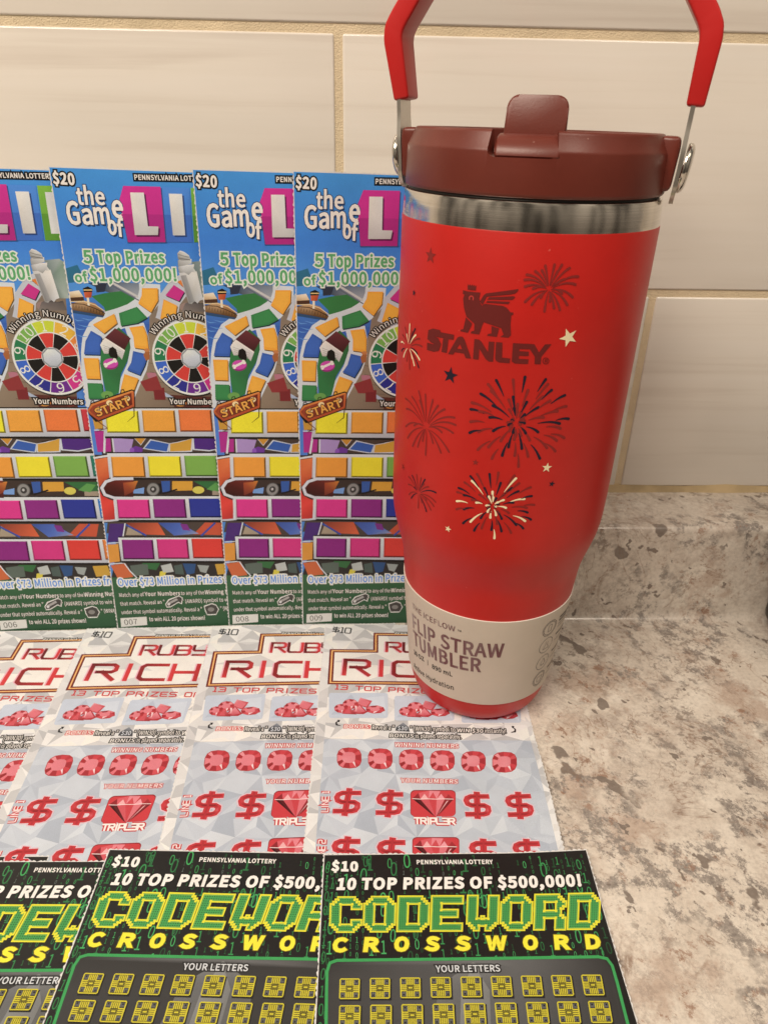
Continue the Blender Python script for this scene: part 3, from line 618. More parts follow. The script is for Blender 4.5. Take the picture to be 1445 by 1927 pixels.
# distant hills, jetty, meadow, boarded floor
s.poly([(440, 745), (520, 720), (560, 800), (560, 835), (445, 845)], '#1d6a86', 1)
s.poly([(590, 845), (700, 830), (960, 850), (960, 935), (900, 960), (700, 900)], ['#27416a', '#3d5670', '#7d8790', '#a3a6a8', '#8e9194', '#3d4b57'], 1)
s.poly([(640, 850), (720, 850), (705, 905), (650, 910)], '#2c3140', 2)
s.stroke([(760, 845), (860, 900), (950, 950)], 0.10, '#c8c4bc', 2); s.stroke([(730, 850), (850, 915), (940, 965)], 0.05, '#5d6470', 2)
s.poly([(615, 935), (705, 915), (820, 900), (930, 965), (935, 1000), (830, 1040), (715, 1060), (700, 1010)], '#2f7a3c', 2)
s.poly([(1010, 1050), (1120, 870), (1420, 860), (1420, 1440), (1000, 1440), (985, 1290), (1010, 1150)], ['#8c7a66', '#6f6557', '#8a7560', '#7b6a58', '#8d7862', '#9a866c', '#8d7a66'], 1)
m2 = LB
s.poly([(985, -70), (1440, -70), (1440, 330), (905, 330), (925, 120)], ['#93806a', '#7d6a56', '#6a5242', '#8d7a64', '#96826a'], 1, m2)
for k in range(5): s.stroke([(1005 + k * 6, 20 + k * 62), (1180, 60 + k * 55)], 0.025, '#6d5c4a', 2, m2)
s.poly([(945, 150), (1060, 110), (1100, 215), (985, 215)], '#8e2a2c', 3, m2); s.poly([(1035, 200), (1110, 190), (1120, 275), (1045, 275)], '#7a1f24', 3, m2)
s.poly([(990, 90), (1050, 85), (1060, 120), (1000, 125)], '#b5707e', 2, m2)
s.poly([(1100, 215), (1180, 260), (1165, 280), (1095, 235)], '#a9b4c4', 3, m2)
s.poly([(1150, 240), (1440, 255), (1440, 328), (1180, 325)], '#5a2a22', 2, m2)
for (x, y, c) in ((1290, 290, '#c46a2a'), (1390, 300, '#8f2f26'), (1220, 300, '#d89038')): s.ell(x, y, 40, 20, c, 3, m2)
# board path: white kerb then coloured spaces
K = '#d3d7da'
s.stroke([(1012, 850), (1015, 900), (1003, 960), (960, 1015), (900, 1055), (820, 1085), (735, 1110), (660, 1165), (622, 1240), (612, 1330), (612, 1440), (625, 1540), (640, 1700)], 0.92, K, 2)
s.stroke([(905, 1130), (935, 1220), (945, 1320), (925, 1420), (880, 1520), (840, 1620)], 0.90, K, 2)
s.stroke([(1420, 780), (1300, 830), (1210, 880), (1150, 960), (1135, 1060), (1120, 1110)], 0.92, '#c2c3c6', 2)
OR, GRN, BL = '#f0a11e', '#2f7f43', '#2156a8'
for col, pts in ((OR, [(960, 880), (1068, 880), (1070, 965), (1022, 1048), (934, 985), (958, 930)]), (GRN, [(802, 1052), (925, 1008), (995, 1082), (930, 1120), (816, 1140)]),
                 (OR, [(622, 1130), (770, 1056), (790, 1120), (700, 1192)]), (BL, [(610, 1172), (684, 1215), (672, 1338), (562, 1335), (572, 1245)]),
                 (OR, [(558, 1360), (662, 1362), (668, 1440), (674, 1505), (580, 1502)]), (GRN, [(584, 1532), (685, 1535), (698, 1640), (594, 1640)]),
                 (OR, [(872, 1150), (968, 1138), (994, 1205), (1005, 1303), (908, 1290), (900, 1215)]), (BL, [(898, 1312), (1000, 1336), (978, 1410), (945, 1478), (856, 1442), (885, 1390)]),
                 (OR, [(838, 1470), (935, 1502), (905, 1580), (885, 1640), (806, 1640), (815, 1560)]),
                 ('#c9167f', [(1178, 858), (1250, 905), (1214, 970), (1120, 930)]), (OR, [(1108, 956), (1200, 1000), (1186, 1090), (1084, 1090)]), ('#e07a24', [(1200, 835), (1300, 800), (1330, 850), (1262, 890)])):
    cx = sum(p[0] for p in pts) / len(pts); cy = sum(p[1] for p in pts) / len(pts)
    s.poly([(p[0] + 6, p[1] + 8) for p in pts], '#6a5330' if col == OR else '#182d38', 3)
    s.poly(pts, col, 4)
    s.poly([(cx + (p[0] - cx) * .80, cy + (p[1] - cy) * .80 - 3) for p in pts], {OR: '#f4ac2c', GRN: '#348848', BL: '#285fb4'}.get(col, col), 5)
s.poly([(700, 1230), (800, 1150), (872, 1215), (880, 1290), (860, 1380), (815, 1470), (800, 1600), (720, 1640), (690, 1500), (672, 1400), (680, 1300)], ['#2a6a38'] * 6 + ['#2d7a40'] * 5, 3)
# kennel, bone and bowl
s.poly([(685, 1238), (775, 1155), (882, 1225), (838, 1308), (710, 1232)], ['#4e1c22', '#6d2c30', '#5a2026', '#401519', '#55202a'], 7)
s.poly([(672, 1270), (708, 1222), (842, 1308), (822, 1372), (800, 1345), (745, 1330), (700, 1330)], ['#e7e3da', '#f0ece4', '#d5d0c8', '#bdb8b0', '#ccc6be', '#d9d4cc', '#c9c2b8'], 8)
for k in range(4): s.stroke([(690 + k * 6, 1272 + k * 16), (815 - k * 3, 1318 + k * 12)], 0.018, '#a9a39a', 9)
s.poly([(730, 1330), (733, 1295), (758, 1282), (782, 1300), (794, 1345), (790, 1368), (742, 1352)], '#14110f', 10)
s.stroke([(682, 1262), (708, 1226), (840, 1310)], 0.06, '#f5f2ea', 9)
s.ell(745, 1402, 52, 38, '#8e1f70', 8); s.ell(744, 1396, 50, 33, '#cf3fa6', 9)
s.stroke([(712, 1408), (772, 1378)], 0.11, '#efe9e2', 10)
for p in ((707, 1404), (712, 1415), (771, 1370), (778, 1382)): s.ell(p[0], p[1], 11, 10, '#efe9e2', 10)
s.poly([(968, 1340), (990, 1298), (1012, 1318), (1010, 1370), (985, 1378)], '#a8602f', 6); s.ell(992, 1306, 20, 12, '#c57a40', 7)
# steam boat
s.poly([(445, 985), (560, 965), (640, 985), (708, 1052), (700, 1072), (600, 1050), (455, 1030)], ['#b98e60', '#d0a878', '#b27f4a', '#7c5526', '#4a3320', '#5c3f24', '#6b4a2a'], 5)
s.poly([(448, 1028), (600, 1048), (702, 1070), (690, 1082), (455, 1050)], '#22486e', 4)
s.poly([(448, 905), (530, 895), (560, 940), (452, 945)], ['#efd9b8', '#f6e6cc', '#d8b888', '#c6a070'], 6); s.poly([(450, 945), (560, 940), (565, 965), (452, 975)], '#4c2d1c', 6)
s.stroke([(455, 985), (560, 990), (640, 1020), (705, 1050)], 0.035, '#2a1d12', 7); s.stroke([(455, 972), (560, 970), (640, 995), (708, 1040)], 0.035, '#e9cf9a', 7)
for k in range(12): s.stroke([(470 + k * 20, 986 + k * 4.6), (470 + k * 20, 1006 + k * 4.8)], 0.018, '#2a1d12', 7)
s.poly([(562, 900), (620, 900), (614, 945), (570, 945)], ['#d8622a', '#b9441c', '#a83c18', '#d0581e'], 7); s.poly([(556, 882), (590, 868), (622, 885), (620, 905), (562, 908)], '#17130f', 8); s.stroke([(562, 893), (620, 893)], 0.05, '#e8c47a', 9)
s.stroke([(590, 945), (596, 1000)], 0.10, '#e9dcc0', 6)
# waves
for (xa, ya) in ((470, 1090), (520, 1130), (500, 1200), (530, 1260), (480, 1150), (545, 1085)): s.stroke([(xa, ya), (xa + 50, ya + 14), (xa + 92, ya + 12)], [0.01, 0.05, 0.01], '#5a93cf', 2)
# stone tower with a ruffled top
s.poly([(1300, 700), (1400, 690), (1440, 720), (1440, 960), (1370, 960)], ['#7a8a86', '#a9b1a8', '#8fa68a', '#b8c0b0', '#6c7a6c'], 3)
s.poly([(1212, 770), (1335, 765), (1378, 958), (1356, 965), (1340, 985), (1318, 968), (1300, 990), (1278, 985)], ['#c9c6c0', '#f2f0ec', '#e0ddd6', '#d5d2cc', '#cbc8c2', '#b5b2ac', '#a09d97', '#8f8c86'], 6)
s.poly([(1225, 795), (1262, 790), (1320, 975), (1285, 980)], ['#8f8c88', '#a8a5a0', '#a09d98', '#85827e'], 7)
s.poly([(1206, 735), (1238, 722), (1318, 716), (1314, 742), (1333, 775), (1300, 768), (1280, 790), (1250, 772), (1215, 775)], ['#a7a49e', '#dedbd4', '#f4f2ee', '#d0cdc6', '#ece9e2', '#b6b3ac', '#9a978f', '#b2afa8', '#8f8c86'], 8)
s.poly([(1206, 690), (1222, 680), (1300, 680), (1300, 712), (1240, 728), (1208, 730)], ['#8e8b85', '#c2bfb8', '#ebe8e2', '#c9c6bf', '#b5b2ab', '#94918b'], 9)
s.poly([(1203, 640), (1222, 622), (1252, 632), (1284, 655), (1294, 690), (1230, 690), (1208, 680)], ['#a29f99', '#f4f2ee', '#e4e1da', '#cfccc5', '#a9a69f', '#96938c', '#8a8780'], 10)
s.stroke([(1210, 648), (1240, 658), (1282, 668)], 0.03, '#7d7a74', 11); s.stroke([(1212, 672), (1250, 680), (1290, 686)], 0.03, '#75726c', 11)
s.poly([(1255, 985), (1310, 965), (1360, 985), (1400, 975), (1420, 1040), (1230, 1045)], ['#6d6460', '#4f4744', '#3f3835', '#5c534e', '#6d625a', '#8a7d72'], 5)
s.ell(1260, 1010, 40, 30, '#9a7f74', 4); s.ell(1268, 1012, 24, 18, '#6c554e', 5)
# title
s.text('$20', (368, 163), (508, 172), 74, '#f3efe8', 12, 0.06, '#101418', 0.055)
s.text('PENNSYLVANIA LOTTERY', (918, 137), (1405, 147), 33, '#f1ede6', 12, 0.045, '#0c0f12', 0.06)
def word(chars):
    for (t, x, yb, w, h, c) in chars: s.text(t, (x, yb), (x + w, yb + 2), h, '#f3efe8', 13, 0.035, '#173f6c', 0.03, 0, None, ('#0f2f55', 0.05, 0.06))
word([('t', 530, 305, 38, 112, 0), ('h', 584, 305, 52, 118, 0), ('e', 656, 306, 58, 112, 0), ('G', 466, 440, 78, 152, 0), ('a', 566, 440, 64, 138, 0), ('m', 648, 436, 98, 142, 0), ('e', 770, 394, 68, 150, 0), ('o', 740, 510, 52, 124, 0), ('f', 802, 524, 40, 112, 0)])
PK, PK2, PB, PB2, PG, PG2 = '#d4148c', '#b50f78', '#3b86dd', '#2c6cc2', '#7fb83a', '#5f9a2c'
s.poly([(838, 190), (1100, 196), (1136, 572), (866, 572), (808, 280)], '#174a80', 11)
s.poly([(838, 180), (1092, 186), (1124, 565), (868, 565), (812, 275)], [PK, PK, PK2, PK2, PK], 12); s.poly([(820, 372), (1108, 376), (1124, 565), (868, 565), (835, 400)], '#b3107a', 13)
s.poly([(1100, 187), (1288, 193), (1310, 566), (1132, 566)], [PB, PB, PB2, PB2], 12); s.poly([(1116, 376), (1299, 380), (1310, 566), (1132, 566)], '#2a66ba', 13)
s.poly([(1296, 193), (1500, 198), (1506, 567), (1318, 566)], [PG, PG, PG2, PG2], 12); s.poly([(1308, 384), (1503, 388), (1506, 567), (1318, 566)], '#5a942a', 13)
s.poly([(1508, 198), (1690, 203), (1700, 470), (1640, 568), (1514, 567)], ['#e8862a', '#e8862a', '#d06a18', '#c86214', '#d06a18'], 12)
LT = ['#efece6', '#e4e0d9', '#d3cec6', '#cfcac2', '#c4beb6', '#c8c2ba']
for dx, col, L in ((12, '#5e0a48', 14), (0, LT, 15)):
    s.poly([(885 + dx, 225 + dx), (978 + dx, 226 + dx), (1004 + dx, 456 + dx), (1076 + dx, 458 + dx), (1072 + dx, 516 + dx), (915 + dx, 516 + dx)], col, L)
for dx, col, L in ((12, '#1c3f78', 14), (0, LT[:2] + LT[3:5], 15)): s.poly([(1148 + dx, 233 + dx), (1238 + dx, 235 + dx), (1258 + dx, 518 + dx), (1175 + dx, 518 + dx)], col, L)
s.poly([(1345, 238), (1470, 240), (1468, 292), (1420, 292), (1424, 350), (1462, 350), (1464, 396), (1428, 396), (1436, 520), (1362, 520)], '#ddd8d0', 15)
s.poly([(1545, 240), (1660, 243), (1660, 292), (1618, 292), (1622, 350), (1660, 350), (1662, 396), (1626, 396), (1632, 470), (1680, 470), (1680, 522), (1562, 521)], '#ddd8d0', 15)
GT, GO = '#58a566', '#e3eed4'
s.text('5', (570, 706), (624, 707), 84, GT, 14, 0.05, GO, 0.06)
s.text('Top', (664, 708), (818, 709), 84, GT, 14, 0.05, GO, 0.06)
s.text('Prizes', (862, 708), (1116, 708), 80, GT, 14, 0.05, GO, 0.06)
s.text('of', (512, 838), (594, 832), 62, GT, 14, 0.05, GO, 0.06)
s.text('$1,000,000!', (614, 830), (1196, 830), 84, GT, 14, 0.045, GO, 0.06)
# rows of play spaces
s.m = LB
s.text('Your Numbers', (1150, 302), (1478, 306), 36, '#f0ece4', 12, 0.03, '#15100d', 0.06)
# scenes between the rows
s.rect(690, 525, 1900, 640, '#4a3c34', 1); s.poly([(750, 535), (900, 545), (880, 632), (765, 632)], '#a98cc0', 2)
s.poly([(875, 610), (915, 590), (965, 605), (960, 636), (880, 636)], '#6a2c94', 3); s.ell(890, 622, 16, 20, '#8a4ab4', 4)
for col, pts in ((BL, [(975, 606), (1020, 552), (1142, 576), (1128, 628)]), ('#d09a2c', [(1152, 575), (1212, 565), (1300, 540), (1292, 622), (1150, 628)]), ('#4a1c78', [(1312, 535), (1500, 540), (1560, 590), (1420, 618), (1318, 610)]), ('#c88a20', [(905, 535), (985, 535), (950, 580)]), ('#2c62b0', [(1600, 545), (1760, 560), (1740, 630), (1610, 620)])):
    cx = sum(p[0] for p in pts) / len(pts); cy = sum(p[1] for p in pts) / len(pts)
    s.poly([(cx + (p[0] - cx) * 1.13, cy + (p[1] - cy) * 1.22) for p in pts], '#c9cdd0', 4); s.poly(pts, col, 5)
s.stroke([(1180, 560), (1260, 545), (1300, 535)], 0.06, '#33261f', 6)
s.rect(690, 815, 1900, 940, '#3c2f29', 1); s.poly([(860, 835), (930, 828), (905, 900), (820, 930)], ['#c46a20', '#d08a28', '#7a2c1c', '#a8321c'], 3)
s.poly([(1165, 830), (1305, 830), (1305, 892), (1165, 896)], '#d69a24', 4); s.poly([(1090, 830), (1150, 828), (1150, 900), (1100, 905)], '#24539c', 4); s.poly([(1310, 830), (1900, 830), (1900, 890), (1440, 900)], '#2d6b38', 3)
s.poly([(985, 870), (1010, 848), (1090, 846), (1098, 915), (990, 920)], '#17161a', 6); s.ell(1035, 885, 46, 46, '#55534f', 7); s.ell(1035, 885, 40, 40, '#8d8a84', 8); s.ell(1036, 886, 22, 22, '#3a3836', 9); s.ell(1034, 884, 9, 9, '#bdbab4', 10)
s.poly([(885, 912), (900, 888), (975, 872), (972, 915)], '#6f9ad0', 6); s.stroke([(1100, 915), (1200, 885)], 0.08, '#141214', 7)
s.ell(1345, 890, 40, 25, '#d6c850', 6); s.poly([(1400, 885), (1460, 840), (1520, 850), (1480, 900)], '#5a9a4a', 5); s.poly([(1440, 895), (1900, 880), (1900, 938), (1440, 938)], '#a3917a', 4)
s.rect(690, 1095, 1900, 1215, '#4b4038', 1); s.poly([(850, 1195), (870, 1120), (965, 1195)], '#a4937a', 2); s.poly([(850, 1112), (1070, 1112), (1120, 1195), (960, 1190)], ['#7a3020', '#c2502a', '#d85a2c', '#b8482a'], 3)
s.stroke([(850, 1125), (990, 1198)], 0.10, '#24449a', 4); s.poly([(1070, 1112), (1220, 1112), (1300, 1160), (1350, 1185), (1180, 1198)], ['#2c4a94', '#3d5fae', '#5a74b8', '#8e93a8', '#3f62b2'], 4)
s.poly([(1220, 1118), (1270, 1122), (1290, 1165), (1240, 1160)], '#7a2480', 6); s.poly([(1310, 1190), (1390, 1110), (1520, 1112), (1500, 1195)], '#c24a26', 3); s.stroke([(1365, 1200), (1460, 1112)], 0.10, '#24449a', 5)
s.rect(690, 1365, 1900, 1478, '#2d2a26', 1)
for (pts, c) in (([(880, 1400), (1000, 1385), (1010, 1460), (900, 1470)], '#59665a'), ([(960, 1380), (1090, 1378), (1060, 1430), (1000, 1420)], '#2f6a38'), ([(1090, 1400), (1160, 1385), (1180, 1440), (1110, 1450)], '#b9bdb4'), ([(1180, 1400), (1235, 1390), (1250, 1460), (1190, 1455)], '#4a5a52'), ([(1240, 1385), (1330, 1388), (1320, 1450), (1270, 1462)], '#1f4a78'), ([(1340, 1395), (1420, 1400), (1400, 1450), (1360, 1440)], '#9aa098'), ([(1085, 1440), (1130, 1430), (1120, 1470), (1080, 1475)], '#d8c83c'), ([(1460, 1390), (1560, 1385), (1580, 1450), (1480, 1460)], '#c89a2c'), ([(1600, 1400), (1700, 1390), (1690, 1470), (1610, 1470)], '#4a5a52')):
    s.poly(pts, c, 2)
# left column spaces and the U turn
s.stroke([(705, 460), (700, 640)], 0.10, K, 2); s.poly([(618, 395), (690, 395), (690, 470), (636, 476)], '#c9922a', 2); s.poly([(632, 488), (738, 490), (748, 628), (655, 632)], '#b01c84', 2); s.stroke([(630, 482), (740, 482)], 0.05, K, 3); s.stroke([(755, 530), (768, 640)], 0.07, K, 3)
for pts, c in (([(700, 1112), (725, 1112), (715, 1200), (705, 1200)], '#3a80c4'), ([(740, 1118), (842, 1118), (822, 1235), (725, 1245)], '#45206e'), ([(725, 1258), (800, 1255), (812, 1372), (738, 1382)], '#d8902a'), ([(748, 1398), (850, 1385), (905, 1475), (800, 1488)], '#c8602c')):
    s.poly(pts, c, 2)
s.stroke([(845, 1115), (828, 1230)], 0.06, K, 3); s.stroke([(728, 1250), (800, 1246)], 0.05, K, 3); s.stroke([(740, 1390), (840, 1382), (885, 1440), (930, 1482)], 0.06, K, 3)
SH = '#17130f'
def frame(x0, ya, x1, yb, x0b=None):
    x0b = x0 if x0b is None else x0b
    s.poly([(x0 + 4, ya - 8), (x1, ya - 8), (x1, yb + 16), (x0b + 4, yb + 14)], SH, 6)
    s.poly([(x0, ya), (x1, ya), (x1, yb), (x0b, yb)], ['#d9dadc', '#d9dadc', '#b9babd', '#b9babd'], 7)
frame(676, 334, 1900, 524, 702)
frame(720, 640, 1900, 806, 735); frame(765, 932, 1900, 1092, 776); frame(798, 1212, 1900, 1368, 822)
s.stroke([(1900, 640), (760, 652), (680, 664), (625, 672)], 0.10, '#d9dadc', 8); s.stroke([(700, 1100), (740, 1098), (800, 1092)], 0.10, '#c4c5c8', 8)
s.poly([(632, 682), (722, 668), (734, 790), (735, 806), (700, 830), (668, 870), (650, 800)], ['#dd6a2a', '#e87838', '#c9521f', '#c04a1c', '#b23f1a', '#c44820', '#d65c26'], 8)
s.poly([(664, 890), (690, 930), (740, 955), (768, 962), (775, 1088), (700, 1096), (682, 1010)], ['#d8261c', '#c01e18', '#d42a1e', '#e03024', '#b01a14', '#c8221a', '#e23226'], 8)
s.stroke([(735, 655), (752, 812)], 0.09, '#d4d5d8', 9); s.stroke([(770, 955), (785, 1092)], 0.09, '#d4d5d8', 9)
s.poly([(760, 822), (900, 822), (900, 938), (760, 938), (710, 915), (692, 880), (712, 842)], ['#5a1612', '#7a241a', '#45120e', '#38100c', '#38100c', '#4a120f', '#521410'], 9)
s.poly([(830, 840), (930, 832), (900, 900), (840, 930)], ['#a8441c', '#c8741f', '#8a3a1c', '#6d241a'], 10)
s.stroke([(900, 812), (770, 814), (712, 834), (684, 876), (706, 922), (770, 944), (900, 946)], 0.15, '#d2d3d6', 10)
# footer lettering
s.text('Over $73 Million in Prizes from', (805, 1536), (1655, 1508), 50, '#3f88dc', 13, 0.02, '#e9eef2', 0.07)
def line(t, x0, yb, x1, ye, h=25, b=0.015): s.text(t, (x0, yb), (x1, ye), h, '#f0ece2', 12, b * .6, '#14331c', 0.014)
line('Match any of', 812, 1608, 980, 1603); line('Your Numbers', 985, 1602, 1225, 1596, 27, 0.04); line('to any of the', 1232, 1595, 1388, 1590); line('Winning Numbers.', 1394, 1590, 1680, 1580, 27, 0.04)
line('that match. Reveal an "', 820, 1666, 1120, 1652); line('" (AWARD) symbol to win prize', 1240, 1650, 1650, 1632)
line('under that symbol automatically. Reveal a "', 830, 1722, 1375, 1700); line('" (WINALL) symbol', 1500, 1696, 1720, 1686)
line('to win ALL 20 prizes shown!', 1018, 1768, 1395, 1758, 27, 0.03)
for L, w, c in ((11, 0.04, '#e8e4da'), (12, 0.0, '#45423c')):
    k = 6 if L == 11 else 0
    s.poly([(1130 - k, 1655), (1150 - k, 1630 - k), (1215, 1604 - k), (1236 + k, 1612), (1232 + k, 1650 + k), (1212, 1640 + k), (1160, 1670 + k), (1134, 1672 + k)], c, L)
    s.poly([(1392 - k, 1672 - k), (1440, 1655 - k), (1470, 1665 - k), (1484 + k, 1690), (1470, 1720 + k), (1410, 1722 + k), (1400 - k, 1700)], c, L)
s.stroke([(1150, 1650), (1205, 1622)], 0.13, '#a9a59c', 13); s.ell(1148, 1655, 10, 9, '#d8d4ca', 14); s.ell(1435, 1690, 22, 14, '#87837a', 13)
ticket_card('card', s, LW, LH, 11, root)
# scratch-off wheel
def cen(m, x, y): return m(x, y)
wc = Vector(LA(1297, 1362)); wr_ = abs(LA(1297 - 272, 1362)[0] - wc.x) * 0.985
wh = Sheet(idm)
wh.ell(wc.x + .03, wc.y - .06, wr_ * 1.01, wr_ * 1.01, '#2a221c', 0, n=72); wh.ell(wc.x, wc.y, wr_, wr_, '#e4e3e0', 1, n=72)
SC = ['#c9d428', '#e8b12c', '#e8842c', '#d8342a', '#d01c80', '#6a1c86', '#1c2284', '#1f5cc0', '#1f7a4a', '#79b04a']
def P(r, a): return (wc.x + r * math.sin(a), wc.y + r * math.cos(a))
def sector(r0, r1, a0, a1, c, L, k=8):
    wh.poly([P(r1, a0 + (a1 - a0) * i / k) for i in range(k + 1)] + [P(r0, a1 - (a1 - a0) * i / k) for i in range(k + 1)], c, L)
off = math.radians(-6)
for k in range(10):
    a = off + k * math.pi / 5; d = math.pi / 10
    sector(wr_ * .665, wr_ * .945, a - d * .955, a + d * .955, SC[k], 2)
    sector(wr_ * .27, wr_ * .635, a - d * .95, a + d * .95, '#d52b22' if k % 2 == 0 else '#14110f', 2)
    t = str(k + 1); hh = wr_ * .255; ww = hh * (0.72 if k < 9 else 1.35) * (0.6 if k == 0 else 1)
    q = P(wr_ * .68, a); tx_ = Vector((math.cos(a), -math.sin(a))); vs, fs, gw, _ = glyphs(t, 0.05)
    up = Vector((math.sin(a), math.cos(a)))
    b = len(wh.V)
    for x, y in vs:
        pt = Vector(q) + tx_ * ((x / gw - .5) * ww) + up * (y * hh); wh.V.append((pt.x, pt.y, 4))
    for f in fs: wh.F.append(tuple(b + i for i in f)); wh.C.append([ink('#e9e7dc')] * len(f)); wh.M.append(0)
oc = [P(wr_ * .275, math.pi / 8 + math.pi / 4 * i) for i in range(8)]; wh.poly(oc, '#8f9294', 3)
wh.poly([P(wr_ * .235, math.pi / 8 + math.pi / 4 * i) for i in range(8)], ['#d9dcde', '#cfd3d6', '#c2c6c9', '#b2b6ba', '#b4b8bc', '#c6cacd', '#dfe2e3', '#e6e8e9'], 4)
# arched caption over the wheel
cap = 'Winning Numbers'; tot = glyphs(cap, 0.03)[2]; ang0, ang1 = math.radians(-56), math.radians(52)
pos = 0.0; xs = []
for i, ch in enumerate(cap):
    xs.append((sum(0.36 if c_ == ' ' else _glyph[c_][0] + .048 for c_ in cap[:i]), ch))
for x, ch in xs:
    if ch == ' ': continue
    vs, fs, gw, _ = glyphs(ch, 0.03); hh = wr_ * .165
    a = ang0 + (ang1 - ang0) * (x + gw * .5) / tot
    q = Vector(P(wr_ * 1.05, a)); tx_ = Vector((math.cos(a), -math.sin(a))); up = Vector((math.sin(a), math.cos(a))); kk = (ang1 - ang0) / tot * wr_ * 1.12
    for L, col, rr in ((5, '#14100e', .05), (6, '#f0ece4', 0)):
        for d in range(8 if rr else 1):
            b = len(wh.V)
            for vx, vy in vs:
                pt = q + tx_ * ((vx - gw * .5) * kk) + up * (vy * hh) + Vector((rr * math.cos(d * .785), rr * math.sin(d * .785))); wh.V.append((pt.x, pt.y, L))
            for f in fs: wh.F.append(tuple(b + i for i in f)); wh.C.append([ink(col)] * len(f)); wh.M.append(0)
sheet_obj('prize_wheel', wh, [M_LATEX], root, LW, LH, 0.0385)
# scratch-off spaces, one part per row
def play_row(y0, y1, xs, step, cols, drift=-8):
    r = Sheet(LB)
    for i, c in enumerate(cols):
        x0 = xs + step * i; x1 = x0 + step - 24; d = drift * i * .45; ya, yb = y0 + d, y1 + d; sk = 14
        base = ink(c); hx = lambda f: '#' + ''.join('%02x' % max(0, min(255, int(int(c[j:j + 2], 16) * f))) for j in (1, 3, 5))
        r.poly([(x0, ya), (x1, ya), (x1 + sk, yb), (x0 + sk, yb)], hx(.52), 0)
        r.poly([(x0, ya), (x1 - 2, ya), (x1 - 12, ya + 8), (x0 + 10, ya + 8)], hx(1.08), 1)
        r.poly([(x0, ya), (x0 + 10, ya + 8), (x0 + sk + 8, yb - 10), (x0 + sk, yb)], hx(.82), 1)
        r.poly([(x0 + 9, ya + 7), (x1 - 11, ya + 7), (x1 + sk - 12, yb - 10), (x0 + sk + 8, yb - 10)], c, 2)
    return sheet_obj('scratch_row', r, [M_LATEX], root, LW, LH, 0.0375)
play_row(350, 500, 706, 250, ['#f2e40c', '#ec9e28', '#ec7426', '#cf2836', '#8c2a8c'])
play_row(664, 804, 746, 250, ['#ec9824', '#f2e00c', '#7cae46', '#1f8268', '#2a62b0'])
play_row(955, 1083, 786, 246, ['#dc1c84', '#8e1e7c', '#182c90', '#1a86d8', '#1f8a60'])
play_row(1226, 1358, 822, 238, ['#8c1a78', '#d01c76', '#da281c', '#e8802c', '#f0c81c'])
# START sign above the first row
st = Sheet(LB)
st.poly([(572, 345), (608, 296), (888, 202), (908, 210), (912, 325), (660, 424), (640, 424), (596, 376)], '#1c0f0a', 0)
st.poly([(578, 345), (612, 303), (892, 210), (903, 218), (906, 320), (660, 416), (600, 370)], ['#c85a20', '#dc7c2c', '#ec9c40', '#cc6424', '#b84a1a', '#a83e16', '#b8501c'], 1)
st.poly([(598, 346), (622, 314), (886, 226), (892, 308), (660, 398), (614, 364)], ['#8e2f16', '#a03a1a', '#742410', '#641c0e', '#86301a', '#9a3c1c'], 2)
st.text('START', (655, 388), (884, 305), 58, '#eaa43c', 4, 0.045, '#3a160a', 0.03)
for x, y in ((660, 340), (735, 295), (855, 265)): st.ell(x, y, 22, 18, '#f4d69a', 3)
for x, y in ((620, 290), (720, 255), (825, 215)): st.stroke([(x - 14, y + 18), (x - 10, y - 8), (x + 6, y - 12), (x + 16, y + 8)], 0.035, '#1a120e', 3)
st.ell(720, 240, 42, 26, '#6aa04a', 0)
st.stroke([(658, 422), (722, 468), (640, 492)], [0.05, 0.03, 0.01], '#7c3a1c', 3); st.stroke([(903, 320), (905, 385), (858, 425)], [0.05, 0.04, 0.01], '#5a4a14', 3)
sheet_obj('start_sign', st, [M_PRINT], root, LW, LH, 0.0415)
def serial(parent, t):
    q = Sheet(LB); q.poly([(820, 1748), (998, 1738), (1003, 1792), (826, 1806)], '#dcd6c8', 0)
    q.text(t, (850, 1792), (938, 1787), 34, '#45423c', 1, 0.0)
    return sheet_obj('serial_box', q, [M_MATTE], parent, LW, LH, 0.0425)
serial(root, '007')
BOW, CUTS = (lambda x, y: -0.30 * 4 * (y / LH) * (1 - y / LH)), [1.1 * i for i in range(1, 21)]
warp(root, BOW, (), CUTS)
LIFE7 = root
for pose, t, lab in ((pose_up(-19.62, -5.74, 0.03, -0.0209, 0.052, 0.050), '006', 'blue board game ticket numbered 006, cut by the left edge of the picture'),
                     (pose_up(-7.14, -5.27, 0.03, -0.0148, 0.0136, 0.028), '008', 'blue board game ticket numbered 008, second from the red tumbler'),
                     (pose_up(-3.06, -5.19, 0.03, -0.0168, 0.0079, 0.018), '009', 'blue board game ticket numbered 009, partly behind the red tumbler')):
    r = dup_ticket(LIFE7, pose, lab, ('serial_box',)); warp([serial(r, t)], BOW, (), CUTS)

# ------------------------------------------------------------------ silver and red gem tickets lying on the counter
RW, RH = 10.16, 17.8
GR = 'silver and red gem lottery tickets fanned on the counter'
TILT = 0.0040
def flat(x, y, rot, z, H):
    return pose_flat(x + math.sin(rot) * H, y - math.cos(rot) * H, rot, z, TILT)
R4 = flat(-1.79, -5.27, -0.0195, 0.062, RH)
RC = layout(R4, 570, 1170, 2.89)
R2 = flat(-14.83, -5.60, 0.0283, 0.062, RH); RT = layout(R2, 0, 1170, 3.6125)
